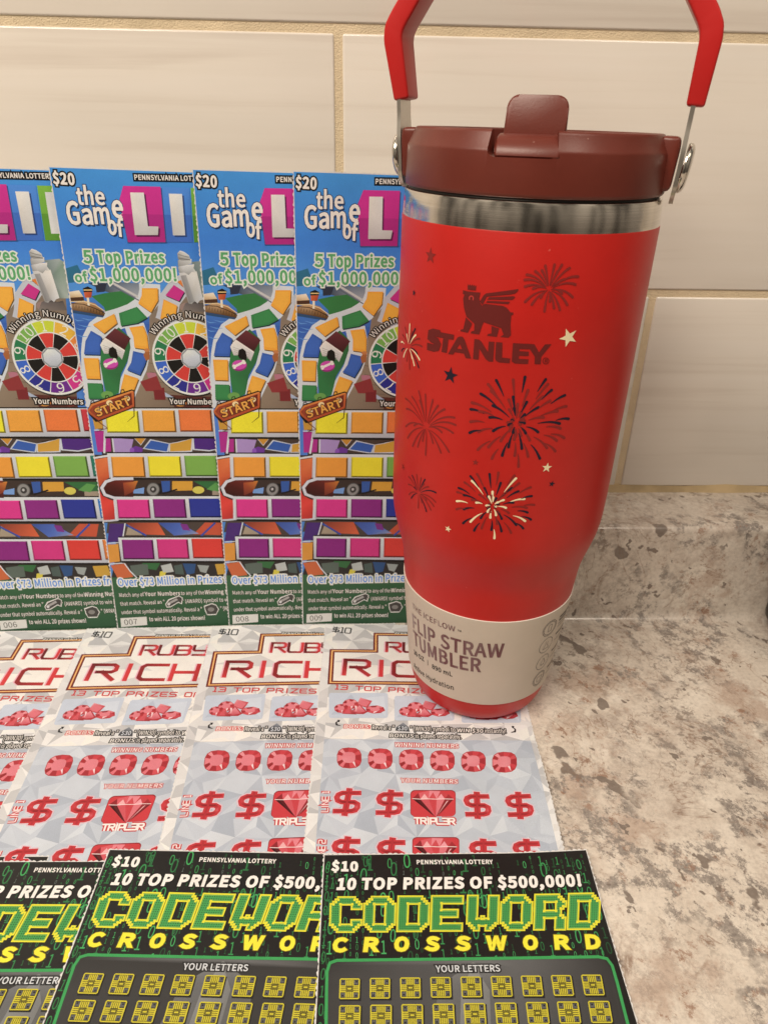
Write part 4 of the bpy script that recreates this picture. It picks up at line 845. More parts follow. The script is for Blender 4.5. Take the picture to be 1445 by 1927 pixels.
# squared wide lettering drawn with strokes
TECH = {
 'R': [[(0, 0), (0, 1), (.86, 1), (1, .88), (1, .62), (.86, .5), (.28, .5)], [(.50, .5), (1, 0)]], 'U': [[(0, 1), (0, .14), (.12, 0), (.88, 0), (1, .14), (1, 1)]],
 'B': [[(.1, 1), (.86, 1), (1, .88), (1, .62), (.88, .5), (.2, .5)], [(.88, .5), (1, .38), (1, .13), (.86, 0), (0, 0), (0, 1), (.1, 1)]], 'Y': [[(0, 1), (0, .6), (.12, .47), (1, .47)], [(1, 1), (1, .13), (.88, 0), (.08, 0)]],
 'I': [[(.5, 0), (.5, 1)]], 'C': [[(1, 1), (.15, 1), (0, .86), (0, .14), (.15, 0), (1, 0)]], 'H': [[(0, 0), (0, 1)], [(1, 0), (1, 1)], [(0, .5), (1, .5)]],
 'e': [[(.08, 1), (1, 1)], [(.30, .5), (1, .5)], [(0, 0), (1, 0)]], 'E': [[(1, 1), (.1, 1), (0, .9), (0, .1), (.1, 0), (1, 0)], [(0, .5), (.85, .5)]],
 'S': [[(1, 1), (.12, 1), (0, .88), (0, .62), (.12, .5), (.88, .5), (1, .38), (1, .12), (.88, 0), (0, 0)]], 'T': [[(0, 1), (1, 1)], [(.5, 1), (.5, 0)]],
 'O': [[(.12, 0), (.88, 0), (1, .12), (1, .88), (.88, 1), (.12, 1), (0, .88), (0, .12), (.12, 0)]], '0': [[(.1, 0), (.9, 0), (1, .12), (1, .88), (.9, 1), (.1, 1), (0, .88), (0, .12), (.1, 0)]],
 'P': [[(0, 0), (0, 1), (.88, 1), (1, .88), (1, .55), (.88, .42), (.22, .42)]], 'Z': [[(0, 1), (1, 1), (0, 0), (1, 0)]], 'F': [[(1, 1), (.1, 1), (0, .9), (0, 0)], [(0, .5), (.85, .5)]],
 'W': [[(0, 1), (.06, .1), (.18, 0), (.42, .1), (.5, .75), (.58, .1), (.82, 0), (.94, .1), (1, 1)]], 'N': [[(0, 0), (0, 1), (1, 0), (1, 1)]], 'G': [[(1, 1), (.12, 1), (0, .88), (0, .12), (.12, 0), (1, 0), (1, .5), (.55, .5)]],
 'M': [[(0, 0), (0, 1), (.5, .35), (1, 1), (1, 0)]], 'L': [[(0, 1), (0, .1), (.1, 0), (1, 0)]], 'A': [[(0, 0), (0, .86), (.14, 1), (.86, 1), (1, .86), (1, 0)], [(0, .45), (1, .45)]], 'V': [[(0, 1), (.5, 0), (1, 1)]],
 '1': [[(.2, 1), (.62, 1), (.62, 0)], [(.1, 0), (1, 0)]], '2': [[(0, 1), (.88, 1), (1, .88), (1, .6), (.88, .5), (.12, .5), (0, .38), (0, 0), (1, 0)]], '3': [[(0, 1), (.88, 1), (1, .88), (1, .62), (.88, .5), (.25, .5)], [(.88, .5), (1, .38), (1, .12), (.88, 0), (0, 0)]],
 '$': [[(1, .86), (.12, .86), (0, .76), (0, .6), (.12, .5), (.88, .5), (1, .4), (1, .24), (.88, .14), (0, .14)], [(.5, 1), (.5, 0)]], ':': [[(.5, .7), (.5, .6)], [(.5, .3), (.5, .2)]],
}
def tech(sh, t, bl, br, h, w, col, L, gap=.28, out=None, ow=0.0, shear=0.0, up=None, off=(0, 0), thin='I1:'):
    P0, P1 = Vector(sh.m(*bl)), Vector(sh.m(*br)); X = P1 - P0; ln = X.length; xu = X / ln; yu = Vector((-xu.y, xu.x))
    Hh = abs((Vector(sh.m(bl[0], bl[1] - h)) - P0).dot(yu)) if up is None else up
    wid = [0.45 if c in thin else (0.5 if c == ' ' else 1.0) for c in t]
    tot = sum(wid) + gap * (len(t) - 1); x = 0.0; ch = []
    for c, q in zip(t, wid): ch.append((c, x / tot, q / tot)); x += q + gap
    lt = sh.m; sh.m = lambda a, b: (a, b)
    n = len(ch)
    for c, xf, wf in ch:
        for pl in TECH.get(c, []):
            pts = []
            for a, b in pl:
                a_ = 0.5 + (a - .5) if c not in 'I' else .5
                q = P0 + xu * ((xf + a_ * wf) * ln + shear * b * Hh + off[0]) + yu * (b * Hh + off[1]); pts.append((q.x, q.y))
            d = [Vector(p) for p in pts]
            e0 = (d[0] - d[1]).normalized() * w * .5; e1 = (d[-1] - d[-2]).normalized() * w * .5
            if pts[0] != pts[-1]: pts[0] = tuple(d[0] + e0); pts[-1] = tuple(d[-1] + e1)
            cc = col if not isinstance(col, tuple) else [col[0] if (p[0] - P0.x) / max(1e-6, X.x) < .0 else None for p in pts]
            if isinstance(col, tuple):
                cc = []
                for p in pts:
                    f = min(1, max(0, (Vector(p) - P0).dot(xu) / ln * len(col) % 1.0)); cc.append(col[int(f * (len(col) - 1) + .5)])
            sh.stroke(pts, w, cc, L)
            if out: sh.stroke(pts, w + 2 * ow, out, L - 1)
    sh.m = lt
root = ticket_root('lottery_ticket', R4, 'silver and red gem ticket under the foot of the red tumbler', GR)
s = Sheet(RC)
# faceted silver ground
rnd = random.Random(77)
pl_y = RC(700, 642)[1]; pl_x0, pl_x1 = RC(95, 900)[0], RC(1300, 900)[0]
fb = bmesh.new(); gx, gy = 1.47, 1.02; grid = {}
for i in range(-1, 9):
    for j in range(-1, 20):
        grid[i, j] = fb.verts.new((i * gx + (gx / 2 if j % 2 else 0) + rnd.uniform(-.08, .08), j * gy + rnd.uniform(-.07, .07), 0))
for i in range(-1, 8):
    for j in range(-1, 19):
        if j % 2: tr = [((i, j), (i + 1, j), (i + 1, j + 1)), ((i, j), (i + 1, j + 1), (i, j + 1))]
        else: tr = [((i, j), (i + 1, j), (i, j + 1)), ((i + 1, j), (i + 1, j + 1), (i, j + 1))]
        for t in tr:
            vs = [grid[k] for k in t]; c = sum((v.co for v in vs), Vector()) / 3 + Vector((rnd.uniform(-.28, .28), rnd.uniform(-.2, .2), 0)); cv = fb.verts.new(c)
            for a in range(3): fb.faces.new((vs[a], vs[(a + 1) % 3], cv))
for co, no in (((0, pl_y, 0), (0, 1, 0)), ((pl_x0, 0, 0), (1, 0, 0)), ((pl_x1, 0, 0), (1, 0, 0)), ((0, 0, 0), (1, 0, 0)), ((RW, 0, 0), (1, 0, 0)), ((0, 0, 0), (0, 1, 0)), ((0, RH, 0), (0, 1, 0))):
    bmesh.ops.bisect_plane(fb, geom=fb.verts[:] + fb.edges[:] + fb.faces[:], plane_co=co, plane_no=no)
TONES = ['#ebe5da', '#dfd9cf', '#d0cac2', '#e8e1d6', '#c3beb7', '#dad4ca', '#f0eadf', '#bbb7b1']
TONP = ['#c6c8c9', '#bcbfc2', '#b4b7bb', '#c2c4c6', '#adb1b6', '#bec1c3', '#cfd0cf', '#b8bbbf']
import colorsys
panel = Sheet(idm)
for f in fb.faces:
    c = f.calc_center_median()
    if not (0 < c.x < RW and 0 < c.y < RH): continue
    e1 = f.verts[1].co - f.verts[0].co
    k = int(abs(math.sin(round(c.x / gx * 3) * 12.9898 + round(c.y / gy * 3) * 78.233) * 43758.5453) % 1 * 8)
    pts = [(v.co.x, v.co.y) for v in f.verts]
    if c.y < pl_y and pl_x0 < c.x < pl_x1: panel.poly(pts, TONP[k], 0)
    s.poly(pts, TONES[k], 0, idm)
fb.free()
# header
tech(s, '$10', (162, 56), (258, 63), 28, 0.075, '#22262a', 4, .3)
s.text('PENNSYLVANIA LOTTERY', (1056, 105), (1428, 106), 16, '#e9e4da', 4, 0.035, '#16181a', 0.045, 0.2, RT)
MA, GO_, CR = '#6a1512', '#e8a448', '#efe7da'
def fr(m, pts, w, c, L): s.stroke([tuple(p) for p in pts], w, c, L, m)
cx_ = RW / 2
a0 = Vector(RC(147, 330)); a1 = Vector(RC(160, 147)); a2 = Vector(RC(396, 170)); a3 = Vector(RC(397, 68))
yt, ym, yb_ = a3.y, (a1.y + a2.y) / 2, a0.y
pts = [(a0.x + .02, yb_), (a1.x, ym), (a2.x, ym), (a3.x, yt), (RW - .55, yt), (RW - .42, yb_)]
s.poly(pts, '#efe8dc', 1, idm)
fb2 = [((a1.x + .1, ym - .9), (a2.x, ym - .2), (a2.x + 1.5, ym - 1.3)), ((a3.x + .6, yt - .1), (a3.x + 2.2, yt - .2), (a3.x + 1.1, ym - .1)), ((a0.x + 1.6, yb_ + .1), (a0.x + 3.2, yb_ + .8), (a0.x + 3.4, yb_ + .1)), ((5.6, ym), (7.2, yt - .3), (7.8, ym - .6)), ((5.9, yb_ + .1), (7.6, yb_ + 1.1), (8.4, yb_ + .1))]
for t in fb2: s.poly(list(t), '#d6cfc5', 2, idm)
for w, c, L in ((0.27, MA, 3), (0.10, '#c8622c', 4), (0.055, '#f0c070', 5)): s.stroke(pts, w, c, L, idm, True)
RG = ('#6d1016', '#8e141a', '#b81c20', '#d0242a')
ry, rs = Vector(RT(938, 228)), Vector(RT(1398, 228))
RUBYH = 66
s2m = s.m; s.m = RT
for off, c, L in (((-.07, .0), '#eba9b0', 6), ((0, 0), RG, 7)):
    tech(s, 'RUBY', (955, 224), (1402, 226), 62, 0.155, c, L, .24, off=off)
    tech(s, 'RICHe$', (592, 392), (1760, 396), 100, 0.225, c, L, .30, off=off)
s.m = s2m
tech(s, '13 TOP PRIZES OF', (176, 366), (860, 398), 22, 0.07, '#c8282a', 4, .42)
# three bonus panels of heaped gems
def gem_round(sh, x, y, rx, ry, L, rot=0.0, n=10, sq=1.0):
    pts = []
    for i in range(n):
        a = 2 * math.pi * i / n + .2; c, q = math.cos(a), math.sin(a); pts.append((x + rx * math.copysign(abs(c) ** sq, c), y + ry * math.copysign(abs(q) ** sq, q)))
    ctr = (x - rx * .03, y - ry * .05); inn = [(ctr[0] + (p[0] - x) * .56, ctr[1] + (p[1] - y) * .56) for p in pts]
    sh.poly([(x + (p[0] - x) * 1.06, y + (p[1] - y) * 1.06) for p in pts], '#b0272c', L)
    TN = ['#c8303a', '#a81c26', '#dd6a70', '#b8242e', '#e58a8c', '#93161f', '#cf4048', '#b02630', '#e0787c', '#a41d28']
    for i in range(n):
        j = (i + 1) % n; sh.poly([pts[i], pts[j], inn[j], inn[i]], TN[(i * 3) % 10], L + 1)
    sh.poly(inn, ['#e08488', '#dc767c'] * (n // 2), L + 2)
    sh.poly([inn[1], inn[2], pts[2]], '#f2d0cc', L + 2)
def heap(sh, x, y, k):
    gem_round(sh, x - 95 * k, y + 2 * k, 36 * k, 24 * k, 3); gem_round(sh, x - 42 * k, y - 22 * k, 42 * k, 27 * k, 6)
    sh.poly([(x + 12 * k, y - 58 * k), (x + 78 * k, y - 40 * k), (x + 52 * k, y + 0 * k), (x - 8 * k, y - 18 * k)], ['#e68a8c', '#c43842', '#b02530', '#d65a62'], 4); sh.poly([(x + 20 * k, y - 48 * k), (x + 66 * k, y - 34 * k), (x + 46 * k, y - 8 * k), (x + 2 * k, y - 20 * k)], '#da6a72', 5)
    gem_round(sh, x + 95 * k, y + 8 * k, 52 * k, 22 * k, 6, 0, 8)
    sh.poly([(x + 150 * k, y + 16 * k), (x + 118 * k, y - 6 * k), (x + 120 * k, y + 24 * k)], '#c23a44', 8)
    sh.poly([(x + 8 * k, y - 22 * k), (x + 52 * k, y + 22 * k), (x + 30 * k, y + 34 * k), (x - 18 * k, y + 32 * k), (x - 36 * k, y + 18 * k)], '#b0202a', 9)
    sh.poly([(x + 8 * k, y - 16 * k), (x + 40 * k, y + 20 * k), (x + 4 * k, y + 28 * k), (x - 26 * k, y + 18 * k)], ['#e88e92', '#d2606a', '#c84650', '#da7078'], 10)
    sh.poly([(x - 48 * k, y - 4 * k), (x - 8 * k, y + 36 * k), (x - 90 * k, y + 32 * k)], ['#d8565c', '#8e141e', '#c0323a'], 11); sh.poly([(x - 48 * k, y + 2 * k), (x - 40 * k, y + 30 * k), (x - 78 * k, y + 28 * k)], '#cf4a52', 12)
    sh.poly([(x - 20 * k, y - 14 * k), (x - 6 * k, y - 10 * k), (x - 10 * k, y + 20 * k)], '#f0c4c0', 12)
def rrect(x0, y0, x1, y1, r, sk=0):
    out = []
    for cx, cy, a in ((x1 - r, y0 + r, -90), (x1 - r, y1 - r, 0), (x0 + r, y1 - r, 90), (x0 + r, y0 + r, 180)):
        for i in range(5):
            t = math.radians(a + i * 22.5); out.append((cx + r * math.cos(t), cy + r * math.sin(t) * .8))
    return out
# bonus lines
s.text('BONUS:', (224, 577), (364, 580), 18, '#f0e6de', 6, 0.03, '#cf2f30', 0.035, 0.12)
s.text('Reveal a "', (378, 585), (496, 588), 23, '#f6f1e8', 6, 0.01, '#0d0e10', 0.046)
s.text('" (WIN30) symbol to', (584, 592), (828, 598), 23, '#f6f1e8', 6, 0.01, '#0d0e10', 0.046)
s.text('WIN $30', (836, 600), (978, 604), 20, '#f0ebe2', 6, 0.03, '#0d0e10', 0.046, 0.15)
s.text('instantly!', (990, 604), (1104, 606), 23, '#f6f1e8', 6, 0.01, '#0d0e10', 0.046)
s.text('BONUS', (472, 627), (600, 630), 19, '#f0ebe2', 6, 0.03, '#0d0e10', 0.046, 0.12); s.text('is played separately.', (614, 632), (860, 637), 23, '#f6f1e8', 6, 0.01, '#0d0e10', 0.046)
s.poly([(502, 592), (508, 572), (545, 548), (574, 572), (580, 598)], ['#2b2d30', '#55585b', '#8a8d90', '#4c4f52', '#2b2d30'], 5); s.text('$30', (516, 588), (566, 591), 20, '#d2d2d0', 7, 0.03, '#1a1c1e', 0.025)
for sx in (1, -1):
    o = 205 if sx == 1 else 1130
    s.stroke([(o, 566 if sx == 1 else 602), (o - sx * 22, 560 if sx == 1 else 598), (o - sx * 24, 548 if sx == 1 else 586), (o - sx * 12, 540 if sx == 1 else 574)], [0.03, 0.09, 0.07, 0.05], '#15171a', 5)
    s.poly([(o - sx * 20, 534 if sx == 1 else 568), (o - sx * 2, 534 if sx == 1 else 566), (o - sx * 8, 548 if sx == 1 else 580)], '#15171a', 6)
ticket_card('card', s, RW, RH, 23, root)
# parts: scratch-off panels
bp0 = Sheet(RC)
for (x0, y0, x1, y1, x, y, k) in ((142, 384, 462, 526, 300, 470, .98), (498, 400, 822, 540, 652, 486, .98), (862, 414, 1184, 552, 1022, 500, .98)):
    bp = Sheet(RC)
    bp.poly(rrect(x0, y0, x1, y1, 14), '#c3c8ce', 0); bp.poly([(x0 + 10, y1 - 20), (x0 + 120, y0 + 10), (x0 + 190, y1 - 30)], '#b6bcc4', 1); bp.poly([(x1 - 10, y1 - 10), (x1 - 120, y0 + 30), (x1 - 20, y0 + 20)], '#ced2d5', 1)
    heap(bp, x, y, k); sheet_obj('bonus_panel', bp, [M_LATEX], root, RW, RH, 0.036)
panel.m = RC
panel.text('WINNING NUMBERS', (500, 679), (844, 688), 21, '#f3e2d8', 4, 0.03, '#c52f33', 0.03, 0.1)
panel.text('YOUR NUMBERS', (532, 873), (840, 880), 21, '#f3e2d8', 4, 0.03, '#c52f33', 0.03, 0.1)
for i in range(6):
    gem_round(panel, 252 + 168.6 * i, 741 + 4.8 * i, 64, 54, 2, 0, 14, .72)
def dollar(x, y, h, sk):
    y0 = y - h / 2; w = h * .96
    def q(a, b): return (x + (a - .5) * w - sk * (b - .5) * w * .2, y0 + b * h)
    def body(g, col, L, cols=None):
        panel.stroke([q(1.0, .155), q(.25, .155), q(.10, .22), q(.06, .32), q(.12, .44), q(.28, .50), q(.78, .505), q(.93, .58), q(.95, .70), q(.88, .81), q(.74, .845), q(.0, .845)], 0.24 + g, col, L)
        panel.stroke([q(.5, -.03 - g * .3), q(.5, 1.03 + g * .3)], 0.27 + g, col, L)
    body(0.10, '#e0b2b6', 3); body(0.035, '#d9d2d2', 4); body(0.0, '#c2202a', 5)
    panel.stroke([q(.92, .155), q(.28, .155), q(.14, .22), q(.10, .32), q(.15, .43), q(.30, .495), q(.78, .51), q(.90, .58), q(.92, .70), q(.86, .79), q(.72, .84), q(.06, .845)], 0.10, ['#a81620', '#9a121c', '#b21a24', '#c8323a', '#b01822', '#8e0e18', '#8e0e18', '#b81e28', '#d04a50', '#b01822', '#9a121c', '#a81620'], 6)
    panel.stroke([q(.5, .0), q(.5, 1.0)], 0.09, '#b01a25', 7)
def tile_gem(x0, y0, x1, y1, txt):
    panel.poly(rrect(x0, y0, x1, y1, 26), '#8c1620', 3); panel.poly(rrect(x0 + 3, y0 + 5, x1 - 2, y1, 26), '#c92630', 4)
    w, h = x1 - x0, y1 - y0; X = lambda a: x0 + a * w; Y = lambda b: y0 + b * h
    top = [(X(.04), Y(.34)), (X(.18), Y(.14)), (X(.42), Y(.06)), (X(.66), Y(.08)), (X(.84), Y(.18)), (X(.95), Y(.36))]
    gir = [(X(.04), Y(.34)), (X(.22), Y(.36)), (X(.40), Y(.35)), (X(.58), Y(.36)), (X(.76), Y(.35)), (X(.95), Y(.36))]
    cul = (X(.56), Y(1.0))
    TN = ['#8e1620', '#d45058', '#e07a80', '#c23038', '#a01822']
    for i in range(5): panel.poly([top[i], top[i + 1], gir[i + 1], gir[i]], TN[i], 5)
    panel.poly([gir[1], (X(.31), Y(.17)), gir[2]], '#eba8a4', 6); panel.poly([gir[2], (X(.5), Y(.12)), gir[3]], '#c93a42', 6); panel.poly([gir[3], (X(.68), Y(.17)), gir[4]], '#e8969a', 6)
    T2 = ['#5a0e14', '#cf4a52', '#c8303a', '#d86a70', '#8e1620']
    for i in range(5): panel.poly([gir[i], gir[i + 1], cul], T2[i], 5)
    panel.poly([(X(.84), Y(.40)), (X(.80), Y(.44)), (X(.60), Y(.92))], '#f0c2bc', 6); panel.poly([(X(.10), Y(.40)), (X(.14), Y(.38)), (X(.52), Y(.97))], '#3a080c', 6); panel.poly([(X(.95), Y(.36)), (X(.88), Y(.40)), (X(.60), Y(.98))], '#6a1018', 6)
    panel.stroke(gir, 0.03, '#f4d6cc', 7)
    if txt: tech(panel, txt, (x0 + 24, y1 + 34), (x1 - 6, y1 + 38), 31, 0.075, '#f3e4da', 8, .22, '#c52a30', 0.05)
for i, x in enumerate((240, 470)): dollar(x, 981 + i * 8, 143, 1 - i * .3)
tile_gem(584, 910, 830, 1064, 'TRIPL3R')
for i, x in enumerate((947, 1175)): dollar(x, 999 + i * 3, 140, -.2 - .3 * i)
for i, x in enumerate((231, 478)): dollar(x, 1247 + i * 6, 150, 1 - i * .3)
tile_gem(594, 1166, 850, 1330, None)
for i, x in enumerate((982, 1220)): dollar(x, 1258 + i * 2, 148, -.2 - .3 * i)
for (txt, yb, yt_, x) in (('LINE 1', 1034, 924, 122), ('LINE 2', 1300, 1188, 103)):
    tech(panel, txt, (x + 14, yb), (x + 20, yt_), 20, 0.045, '#f0dcd2', 5, .30, '#c52f33', 0.045, up=0.26)
sheet_obj('scratch_panel', panel, [M_LATEX], root, RW, RH, 0.0345)
RUBY = root
for pose, lab in ((flat(-8.02, -5.42, 0.0244, 0.062, RH), 'silver and red gem ticket between two others, its gold lettering frame cut after RICH'),
                  (R2, 'silver and red gem ticket third from the tumbler, below the blue ticket numbered 007'),
                  (flat(-20.75, -5.86, 0.030, 0.062, RH), 'silver and red gem ticket cut by the left edge of the picture')):
    dup_ticket(RUBY, pose, lab)
def r_curl(x, y):
    v = RH - y
    return 0.13 * max(0, (x - 7.6) / 2.56) ** 2 * math.sin(math.pi * (v - 8.6) / 6.0) if 8.6 < v < 14.6 else 0.0
warp(RUBY, r_curl, [7.6 + .25 * i for i in range(10)], [RH - 8.6 - .5 * i for i in range(13)], True)

# ------------------------------------------------------------------ black and green crossword tickets in front
CW, CH = 10.16, 17.8
GC = 'black and green crossword lottery tickets in front'
C3 = flat(-1.27, -19.87, -0.0039, 0.135, CH); CC = layout(C3, 580, 1580, 2.258)
root = ticket_root('lottery_ticket', C3, 'black and green crossword ticket on the bare granite side, its full heading readable', GC)
s = Sheet(CC)
s.poly([(0, 0), (CW, 0), (CW, CH), (0, CH)], '#141312', 0, idm)
rnd = random.Random(5)
yfr = CC(300, 500)[1]; fx0, fx1 = CC(82, 640)[0], CC(1325, 640)[0]
def digit(x, y, h, c, L, ch=None):
    vs, fs, gw, _ = glyphs(ch or rnd.choice('0011'), -0.012 if h > .3 else 0.0); b = len(s.V); k = h * .55 / 0.8
    sh_ = rnd.uniform(-.02, .1)
    for vx, vy in vs: s.V.append((min(max(x + vx * k + sh_ * vy * h, .03), CW - .03), y + vy * h, L))
    for f in fs: s.F.append(tuple(b + i for i in f)); s.C.append([ink(c)] * len(f)); s.M.append(0)
GS = ['#1f6a34', '#2f8f48', '#3aa455', '#1a4f2a', '#257a3c', '#2c8a46', '#4c5a4e', '#6b736a']
x = 0.12
while x < CW - .2:
    y = CH - rnd.uniform(.1, .5); hh = rnd.choice([.14, .16, .18, .2, .2, .3, .42])
    while y > yfr - .1:
        if rnd.random() < .74: digit(x, y - hh, hh * rnd.uniform(.9, 1.15), GS[rnd.randrange(6)] if hh > .17 or rnd.random() < .6 else GS[rnd.randrange(8)], 1)
        y -= hh * rnd.uniform(1.25, 1.9)
        if rnd.random() < .12: hh = rnd.choice([.15, .18, .2, .36])
    x += hh * .55 + rnd.uniform(.03, .14)
for i in range(34):
    digit(rnd.uniform(.1, CW - .4), rnd.uniform(yfr, CH - .5), rnd.uniform(.38, .62), rnd.choice(['#2c8a46', '#37a052', '#23703a']), 2)
y = CH - .4
k = 0
while y > .2:
    digit(9.62 + .1 * math.sin(k), y - .42, .40, '#2c8a46', 2, '01001010010'[k % 11]); digit(.10, y - .4, .36, '#247a3c', 2, '0100110'[k % 7]); digit(.30 + .05 * math.sin(k * 2), y - .5, .26, '#1f6a34', 2); digit(9.45, y - .3, .2, '#1f6a34', 2); y -= .55; k += 1
WH = '#f2ede2'
s.text('$10', (102, 131), (208, 133), 37, WH, 8, 0.09)
s.text('PENNSYLVANIA LOTTERY', (462, 104), (784, 103), 17, WH, 8, 0.05)
s.text('10 TOP PRIZES OF $500,000!', (124, 211), (1156, 200), 44, WH, 8, 0.085, '#0c0c0b', 0.05, 0.10)
# pixel lettering
Wc, Hc = 14, 16
def corners(cells, tl, tr, bl, br):
    for (on, sx, sy) in ((tl, 0, 0), (tr, 1, 0), (bl, 0, 1), (br, 1, 1)):
        if on:
            for r in range(3):
                for c in range(3 - r):
                    cells.discard((Wc - 1 - c if sx else c, Hc - 1 - r if sy else r))
def hole(cells, x0, y0, x1, y1):
    for a in range(x0, x1):
        for b in range(y0, y1): cells.discard((a, b))
def glyph_cells(ch):
    c = {(a, b) for a in range(Wc) for b in range(Hc)}
    if ch == 'C': hole(c, 5, 4, 9, 12); hole(c, 9, 6, Wc, 10); corners(c, 1, 1, 1, 1)
    if ch == 'O': hole(c, 5, 4, 9, 12); corners(c, 1, 1, 1, 1)
    if ch == 'D': hole(c, 5, 4, 9, 12); corners(c, 0, 1, 0, 1)
    if ch == 'E': hole(c, 5, 4, Wc, 6); hole(c, 5, 10, Wc, 12); hole(c, 12, 6, Wc, 10)
    if ch == 'W':
        hole(c, 5, 0, 9, 11); corners(c, 0, 0, 1, 1); c |= {(6, 9), (7, 9), (5, 10), (6, 10), (7, 10), (8, 10)}; hole(c, 6, 14, 8, 16)
    if ch == 'R': hole(c, 5, 4, 9, 7); hole(c, 5, 11, 9, Hc); corners(c, 0, 1, 0, 0); c -= {(13, 7), (13, 8), (13, 9), (12, 8), (12, 7), (13, 6)}
    return c
def pixel_word(txt, x0, x1, yt, yb, slope):
    gap = 3.0; n = len(txt); cw = (x1 - x0) / (n * Wc + (n - 1) * .35 + .9)
    x = x0
    for i, ch in enumerate(txt):
        cells = glyph_cells(ch); chh = (yb - yt) / Hc; y0 = yt + slope * i
        def Q(a, b): return (x + a * cw + (Hc - b) * .35, y0 + b * chh)
        for a, b in cells:
            edge = any((a + dx, b + dy) not in cells for dx in (-1, 0, 1) for dy in (-1, 0, 1))
            s.poly([Q(a - .05, b - .05), Q(a + 1.05, b - .05), Q(a + 1.05, b + 1.05), Q(a - .05, b + 1.05)], '#e6d812' if edge else '#3f9a48', 7 if edge else 6)
            if not edge: s.poly([Q(a + .28, b + .30), Q(a + .72, b + .30), Q(a + .72, b + .70), Q(a + .28, b + .70)], '#1c4a22', 8)
            elif all((a + dx, b + dy) in cells for dx, dy in ((1, 0), (0, 1), (-1, 0), (0, -1))): pass
        for a, b in cells:
            edge = any((a + dx, b + dy) not in cells for dx in (-1, 0, 1) for dy in (-1, 0, 1))
            if edge: # inner half of a border cell is green, so the yellow stays thin
                xa, xb, ya, yb2 = a, a + 1, b, b + 1; t = .66
                if (a - 1, b) not in cells: xa += t
                if (a + 1, b) not in cells: xb -= t
                if (a, b - 1) not in cells: ya += t
                if (a, b + 1) not in cells: yb2 -= t
                if (xa, xb, ya, yb2) != (a, a + 1, b, b + 1) and xb > xa and yb2 > ya: s.poly([Q(xa, ya), Q(xb, ya), Q(xb, yb2), Q(xa, yb2)], '#3f9a48', 8)
        x += cw * (Wc + .35) + (cw * .9 if i == 3 else 0)
pixel_word('CODEWORD', 88, 1236, 241, 396, -1.6)
for i, ch in enumerate('CROSSWORD'):
    x = (105, 238, 368, 502, 632, 760, 918, 1052, 1185)[i]; w = (52, 54, 54, 50, 52, 78, 54, 54, 54)[i]
    s.text(ch, (x, 474 - i * 1.6), (x + w, 474 - i * 1.6), 53, '#f4e01a', 8, 0.10, '#6a5a08', 0.025, 0.12)
# green bordered play area
fw = rrect(82, 512, 1292, 1500, 40); fpts = [(82 - 16, 1500), (78, 640), (80, 560), (92, 524), (122, 513), (700, 506), (1230, 498), (1268, 506), (1290, 535), (1312, 610), (1540, 1500)]
s.poly(fpts, ['#2a2826', '#3a3835', '#34322f', '#2e2c29', '#2b2927', '#55534f', '#2c2a28', '#2a2826', '#2a2826', '#33312e', '#2a2826'], 3)
s.stroke(fpts, 0.10, '#2f9a4c', 5)
ticket_card('card', s, CW, CH, 31, root)
pn = Sheet(CC)
pn.poly([(72, 1480), (88, 660), (90, 568), (100, 534), (130, 521), (700, 514), (1226, 506), (1258, 514), (1280, 542), (1300, 620), (1520, 1480)], ['#33312f', '#3c3a37', '#3a3835', '#363431', '#3a3835', '#6f6d69', '#3a3835', '#363431', '#353330', '#3a3835', '#33312f'], 0)  # panel grey; paler middle here and below is gloss reflection painted in
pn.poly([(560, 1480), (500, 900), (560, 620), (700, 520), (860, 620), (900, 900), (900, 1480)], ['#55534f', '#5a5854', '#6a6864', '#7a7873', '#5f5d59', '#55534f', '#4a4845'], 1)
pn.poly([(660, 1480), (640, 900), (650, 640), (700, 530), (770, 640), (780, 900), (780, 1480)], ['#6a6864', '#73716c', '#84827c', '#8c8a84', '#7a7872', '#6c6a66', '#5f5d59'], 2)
pn.text('YOUR LETTERS', (543, 563), (815, 560), 27, '#d4d2cc', 5, 0.035, '#2b2a28', 0.045)
def chip(x, y, w, h, sk):
    def q(a, b): return (x + a * w + sk * b, y + b * h)
    Yl, Yd, Dk, Gy = '#cfbd1a', '#8f8212', '#24221f', '#5d5b56'
    pn.poly([(p[0] + 5, p[1] + 6) for p in (q(-.02, -.02), q(1.02, -.02), q(1.02, 1.02), q(-.02, 1.02))], '#1c1b19', 3)
    pn.poly([q(.06, 0), q(.94, 0), q(1, .06), q(1, .94), q(.94, 1), q(.06, 1), q(0, .94), q(0, .06)], Yl, 4); pn.poly([q(.06, .06), q(.94, .06), q(.94, .94), q(.06, .94)], Dk, 5)
    for a, b in ((.08, .10), (.70, .10), (.08, .70), (.70, .70)): pn.poly([q(a, b), q(a + .22, b), q(a + .22, b + .2), q(a, b + .2)], Gy, 6)
    for i in range(5):
        a = .29 + i * .09
        for b0, b1 in ((.08, .36), (.64, .92)): pn.poly([q(a, b0), q(a + .06, b0), q(a + .06, b1), q(a, b1)], Yl, 6)
    for i in range(4):
        b = .34 + i * .09
        for a0, a1 in ((.06, .32), (.68, .94)): pn.poly([q(a0, b), q(a1, b), q(a1, b + .06), q(a0, b + .06)], Yl, 6)
    for i in range(3):
        for (a, b) in ((.13, .13), (.80, .13), (.13, .80), (.80, .80)): pn.poly([q(a, b), q(a + .08, b), q(a + .08, b + .07), q(a, b + .07)], Dk, 7)
    pn.poly([q(.33, .40), q(.67, .40), q(.67, .60), q(.33, .60)], Yd, 6); pn.poly([q(.36, .43), q(.64, .43), q(.64, .57), q(.36, .57)], Dk, 7); pn.poly([q(.40, .46), q(.60, .46), q(.60, .54), q(.40, .54)], Yl, 8)
